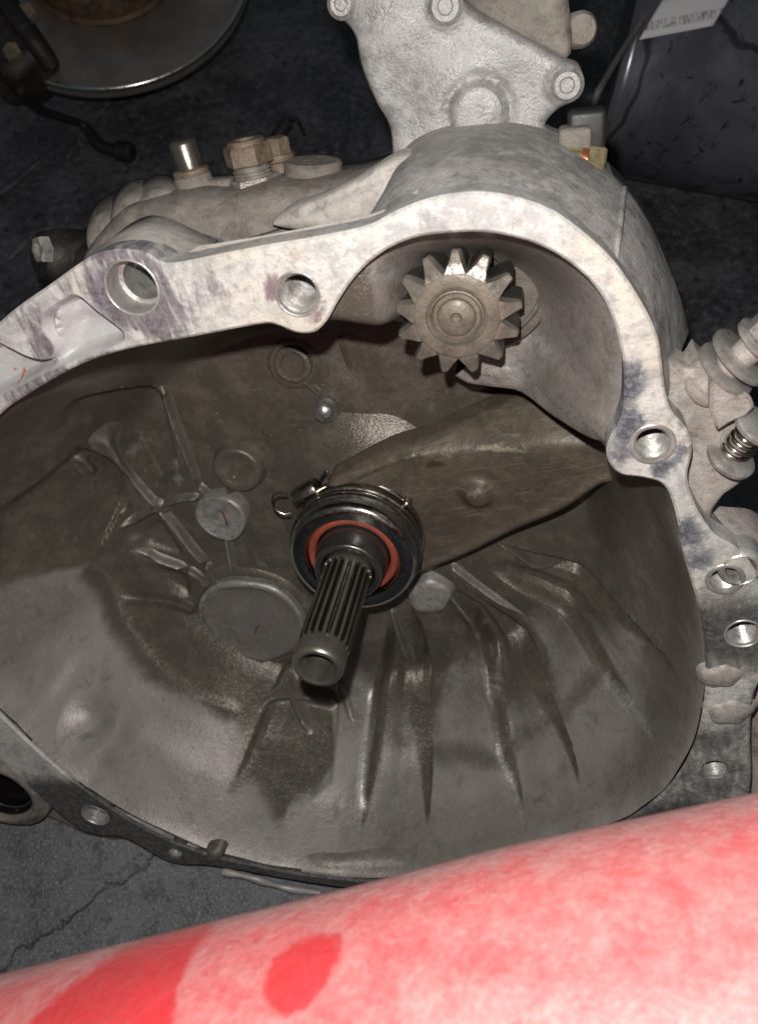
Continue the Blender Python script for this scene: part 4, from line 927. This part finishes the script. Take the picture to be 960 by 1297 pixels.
v, f = tube(spline(np.array([Gz(283, 1104, F-4), Gz(320, 1112, F-3), Gz(360, 1124, F-5), Gz(405, 1131, F-9)]), 8, False), lambda q: 1.6+.9*math.sin(q*9+1)**2, 10); clipb = mk('edge_clip', v, f, M_plug, gearbox, 60)
ep = L2([(284, 1100), (320, 1112), (335, 1125), (333, 1136), (300, 1140), (296, 1120)], F-8); v, f = sheet(ep, [], lambda P: np.full(len(P), F-8.0), 3, 2.5, .4); mk('clip_plate', v, f, M_brk, clipb, 40)

# ---------------------------------------------------------------- background things on the floor
# grimy rubber mat behind the gearbox
mo = np.array([Wz(*p, 0)[:2] for p in [(-420, 620), (-200, 560), (40, 610), (420, 500), (1180, 470), (1500, -300), (900, -420), (0, -420), (-500, -350)]])
mo = spline(mo, 6)
v, f = sheet(mo, [], lambda P: 5+1.6*np.sin(P[:, 0]*.022+P[:, 1]*.012)+1.2*np.sin(P[:, 1]*.035), 14, 4.5, 1.0, 12); rmat = mk('rubber_mat', v, f, M_mat, None, 60)
for pts_ in ([(-40, 275), (10, 238), (62, 196)], [(62, 250), (92, 190), (112, 160), (150, 118)], [(10, 330), (40, 300)]):
    v, f = tube(spline(np.array([Wz(*p, 7) for p in pts_]), 8, False), lambda q: 3.2*math.sin(math.pi*min(max(q, .06), .94))**.5, 8); mk('mat_seam', v, f, M_mat, rmat, 60)
tag(rmat, 'grimy black rubber mat spread on the floor behind the gearbox', 'mat')

# brake disc, leaning on its hub
def cray(px, py, d): return CPOS+CR.T@(d*np.array([(px-CX)/FPX, (CY-py)/FPX, -1.0]))
DC = cray(128, -50, 690); nrm = CR.T@np.array([.10, .02, 1.0]); nrm = nrm/np.linalg.norm(nrm)*1.0; nrm = nrm*.55+np.array([0, 0, 1.0])*.45; nrm /= np.linalg.norm(nrm)
def fm(axis, loc):
    u, w, a = frame(axis); return Matrix([[u[0], w[0], a[0], loc[0]/1000], [u[1], w[1], a[1], loc[1]/1000], [u[2], w[2], a[2], loc[2]/1000], [0, 0, 0, 1]])
disc = empty('brake_disc', fm(nrm, DC)); tag(disc, 'shiny steel brake disc with rusty hub lying beyond the gearbox', 'brake disc')
v, f = lathe([(64, -9), (122, -9), (123.5, -8), (123.5, -5.5), (118, -5), (118, -2), (123.5, -1.5), (123.5, 1.2), (122.5, 2.2), (66, 2.0), (64.5, 1.0)], seg=128, capa=False, capb=False); mk('rotor', v, f, M_rotor, disc, 35)
v, f = lathe([(66, -9), (65, 3), (62, 5), (61, 20), (58, 24), (40, 25), (38, 30), (24, 32), (22, 22), (.3, 22)], seg=72, capa=False); mk('rotor_edge', *lathe([(120.5, 2.05), (121.5, 2.9), (123.2, 2.7), (124.1, 1.6), (124.1, -.6), (123.4, -1.2)], seg=128, capa=False, capb=False), M_rim, disc, 50); hat = mk('hub_hat', v, f, M_redhub, disc, 40)
for k in range(5):
    a = R(-60+72*k); v, f = lathe([(7, 24), (7, 30), (6, 31), (5, 31), (5, 40), (4, 41)], (46*math.cos(a), 46*math.sin(a), 0), seg=6); mk('wheel_nut', v, f, M_rusty, disc, 30)
v, f = lathe([(40, -10), (30, -30), (26, -60), (26, -105)], seg=36); mk('knuckle', v, f, M_drk, disc, 45)
# caliper clamped over the disc's left side
cl = np.array([cray(*p, 660) for p in [(-60, -30), (10, -10), (52, 40), (72, 78), (60, 98), (25, 118), (-10, 90), (-70, 40)]])
cc = cl.mean(0); cal = empty('brake_caliper', Matrix.Translation(Vector(cc/1000))); tag(cal, 'black cast iron brake caliper clamped on the edge of the brake disc', 'brake caliper')
vdir = CR.T@np.array([0, 0, 1.0]); cls = spline(cl-cc, 5)
ctr = cls.mean(0)
rg = [ctr+(cls-ctr)*.75+vdir*24, ctr+(cls-ctr)*.94+vdir*20, cls+vdir*10, cls-vdir*18, ctr+(cls-ctr)*.9-vdir*26]
v, f = loft(rg[::-1]); v2 = mk('caliper_body', v, f, M_drk, cal, 50)
pth = spline(np.array([cray(-10, -20, 628), cray(20, 20, 626), cray(45, 55, 628), cray(66, 84, 640)])-cc, 6, False); v, f = tube(pth, 7, 12); mk('bridge', v, f, M_drk, cal, 60)
for px, py in ((20, 70), (38, 20)):
    v, f = lathe([(7, 0), (7, 7), (6, 8)], cray(px, py, 636)-cc, axis=vdir, seg=6); mk('bolt_head', v, f, M_rusty, cal, 25)
v, f = tube(np.array([cray(20, 110, 668), cray(10, 60, 690), cray(-20, 20, 720), Wz(-20, 60, 3)])-cc, lambda s: 14-4*s, 14); mk('mounting_leg', v, f, M_drk, cal, 60)
# hose trailing from it
hp = spline(np.array([cray(27, 115, 650), Wz(50, 137, 60), Wz(85, 150, 36), Wz(108, 160, 22), Wz(128, 185, 14), Wz(158, 192, 14)]), 8, False)
v, f = tube(hp-hp[0], lambda s: 3.0+2.6*float(s > .55)*min(1, (s-.55)*6), 12); hs = mk('brake_hose', v, f, M_rubber, None, 60); hs.location = hp[0]/1000; tag(hs, 'thin black brake hose trailing from the caliper onto the mat', 'hose')
v, f = lathe([(7, -8), (9, -6), (9, 6), (7, 8)], hp[-1]-hp[0], axis=hp[-1]-hp[-3], seg=20); mk('end_fitting', v, f, M_rubber, hs, 40)

# big dark tube lying at the upper right
A = Wz(778, 78, 86); axv = np.array([math.cos(R(14)), -math.sin(R(14)), 0])
tub = empty('black_tube', fm(axv, A)); tag(tub, 'scuffed black plastic tube lying on the floor at the upper right', 'tube')
RT = 84
v, f = lathe([(RT-8, 0), (RT-3, 1), (RT, 5), (RT, 8), (RT-.4, 9), (RT-.4, 700), (RT-6, 704)], seg=96); mk('tube_wall', v, f, M_tank, tub, 40)
u_, w_, a_ = frame(axv); Fm = np.stack([u_, w_, a_], 1)
def ontube(px, py):       # point of the tube's surface seen at a pixel, in tube coordinates (angle, length)
    r = CR.T@np.array([(px-CX)/FPX, (CY-py)/FPX, -1.0]); o = Fm.T@(CPOS-A); d = Fm.T@r
    a = d[0]**2+d[1]**2; b = 2*(o[0]*d[0]+o[1]*d[1]); c = o[0]**2+o[1]**2-RT**2; q = b*b-4*a*c
    t = (-b-math.sqrt(max(q, 0)))/(2*a); p = o+t*d; return p
lab = [ontube(808, 52), ontube(902, 33), ontube(930, -30), ontube(850, -18)]
print('label pts', [x.round() for x in lab], A.round(), axv.round(2))
g = [(math.atan2(p[1], p[0]), p[2]) for p in lab]
e1 = np.array([g[1][0]-g[0][0], g[1][1]-g[0][1]]); e2 = np.array([g[3][0]-g[0][0], g[3][1]-g[0][1]])
V = []; W_, H_ = 16, 10
for j in range(H_+1):
    for i in range(W_+1):
        q = np.array(g[0])+e1*i/W_+e2*j/H_; rr = RT+.5+(3.5*(1-i/W_)**3*(1-j/H_)**2); V.append((rr*math.cos(q[0]), rr*math.sin(q[0]), q[1]))
# label mesh kept in its own flat frame so the print follows the paper
V = np.array(V); c0 = V.mean(0); ex = V[W_]-V[0]; ex /= np.linalg.norm(ex); ey = V[-1]-V[W_]; ey -= ey.dot(ex)*ex; ey /= np.linalg.norm(ey); ez = np.cross(ex, ey); Lm = np.stack([ex, ey, ez], 1)
if (Lm[:, 2].dot(c0*np.array([1, 1, 0]))) < 0: pass
Vl = (V-c0)@Lm; Fl = [(j*(W_+1)+i, j*(W_+1)+i+1, (j+1)*(W_+1)+i+1, (j+1)*(W_+1)+i) for j in range(H_) for i in range(W_)]
lb = mk('paper_label', Vl, Fl, M_paper, tub, 60); mm = Matrix([[*Lm[0], c0[0]/1000], [*Lm[1], c0[1]/1000], [*Lm[2], c0[2]/1000], [0, 0, 0, 1]]); lb.matrix_local = mm
lb['label'] = 'white printed paper label stuck on the tube'
sm = lb.modifiers.new('thickness', 'SOLIDIFY'); sm.thickness = .0003
# grey cable looping past the tube's end
cp = spline(np.array([Wz(742, 170, 60), cray(752, 128, 560), cray(775, 85, 570), cray(800, 45, 585), cray(835, -8, 600), cray(880, -60, 620), Wz(960, -100, 6)]), 8, False)
cab = mk('grey_cable', *tube(cp-cp[0], 2.3, 10), steel('grey_cable_sheath', (.16, .155, .15), .5, 0), None, 60); cab.location = cp[0]/1000; tag(cab, 'thin grey cable running up past the end of the black tube', 'cable')
# scrap of broken plug on the mat
q0 = Wz(357, 165, 14); dbr = empty('broken_plug', Matrix.Translation(Vector(q0/1000))); tag(dbr, 'small broken black plug lying on the mat behind the rusty bolt', 'plug')
v, f = lathe([(5, -10), (6, -8), (6, 8), (4, 10)], (0, 0, 0), axis=(.5, .8, .2), seg=14); mk('plug_body', v, f, M_plastic, dbr, 40)
for k in range(4): v, f = tube([(4, 8, 2), (8+2*k, 14+k, 2-k*2), (14+k*2, 14-4*k, 1-3*k)], 1.2, 6); mk('frayed_wire', v, f, M_rubber, dbr, 60)

# ---------------------------------------------------------------- dusty red panel in the foreground
def red_panel():
    ed = [(-700, 1395), (-420, 1328), (-160, 1268), (0, 1236), (140, 1201), (295, 1163), (480, 1117), (640, 1075), (820, 1036), (960, 1006), (1120, 975), (1400, 925), (1700, 880)]
    dd = [282, 272, 262, 256, 250, 246, 242, 238, 234, 230, 226, 220, 214]
    E = spline(np.array([cray(a, b, d) for (a, b), d in zip(ed, dd)]), 24, False)
    rings = []; m = len(E)
    for i, e in enumerate(E):
        t = E[min(i+1, m-1)]-E[max(i-1, 0)]; t /= np.linalg.norm(t)
        vr = e-CPOS; vr /= np.linalg.norm(vr); up = np.cross(vr, t); up /= np.linalg.norm(up)
        if up.dot(CR[1]) < 0: up = -up
        back = -np.cross(t, up); back = back if back.dot(CR[2]) > 0 else -back      # towards the camera
        ring = []
        rr = 105.0; cen = e-up*rr
        for a in np.linspace(-100, 88, 150):
            ar = R(a); k = 1.0
            ring.append(cen+up*rr*math.cos(ar)+back*rr*.62*math.sin(ar))
        rings.append(ring)
    return rings, E
rings, E = red_panel(); nr = len(rings[0]); mr = len(rings)
bo_ = E[mr//2].copy(); bo_[2] = 0
V = np.array([p for r in rings for p in r]); inn = V.copy()
cenl = np.array([np.mean(r, 0) for r in rings]).repeat(nr, 0); inn = V+(cenl-V)*.03
Fr = [(i*nr+j, i*nr+j+1, (i+1)*nr+j+1, (i+1)*nr+j) for i in range(mr-1) for j in range(nr-1)]
def topix(P):
    q = (P-CPOS)@CR.T; return np.stack([CX+FPX*q[:, 0]/-q[:, 2], CY-FPX*q[:, 1]/-q[:, 2]], 1)
# wiped streaks: laid out once over the panel surface
PXY = topix(V); w1 = spline(np.array([(40, 1310), (110, 1240), (180, 1195), (262, 1172), (245, 1205), (222, 1250), (205, 1310)]), 4); w2 = spline(np.array([(338, 1250), (350, 1215), (385, 1192), (428, 1190), (430, 1215), (405, 1262), (370, 1285), (345, 1282)]), 4)
front = ((V-CPOS) * np.repeat(np.array([(CPOS-e) for e in E]), nr, 0)).sum(1) < 1e9
wipe = np.maximum(sstep(-24, 20, sd(PXY, w1)), .80*sstep(-24, 18, sd(PXY, w2)))
wipe = np.maximum(wipe, .35*np.exp(-((PXY[:, 0]-960)/120)**2-((PXY[:, 1]-1110)/40)**2))
jj = np.tile(np.linspace(0, 1, nr), mr); dust = np.exp(-((jj-.56)/.045)**2)+.9*sstep(.74, .85, jj)*np.repeat(np.linspace(.1, 1, mr), nr)  # pale crown band, plus a sheen painted in towards the lower right
ps = empty('red_panel', Matrix.Translation(Vector(bo_/1000))); tag(ps, 'dusty red painted car body panel curving across the foreground', 'car panel')
o = mk('painted_skin', V-bo_, Fr, M_red, ps, 60, {'wipe': wipe, 'dust': dust}); sm = o.modifiers.new('sheet_metal', 'SOLIDIFY'); sm.thickness = .0012; sm.offset = 0
# folded leg under the panel that carries it on the floor
for i in (60, mr-70):
    e = E[i]; base = np.array([e[0], e[1]-90, 0]); tp = np.array([e[0], e[1]-70, max(40.0, e[2]-100)])
    v, f = tube([base-bo_+np.array([0, 0, 1]), tp-bo_], 9, 12); mk('support_leg', v, f, M_drk, ps, 50)
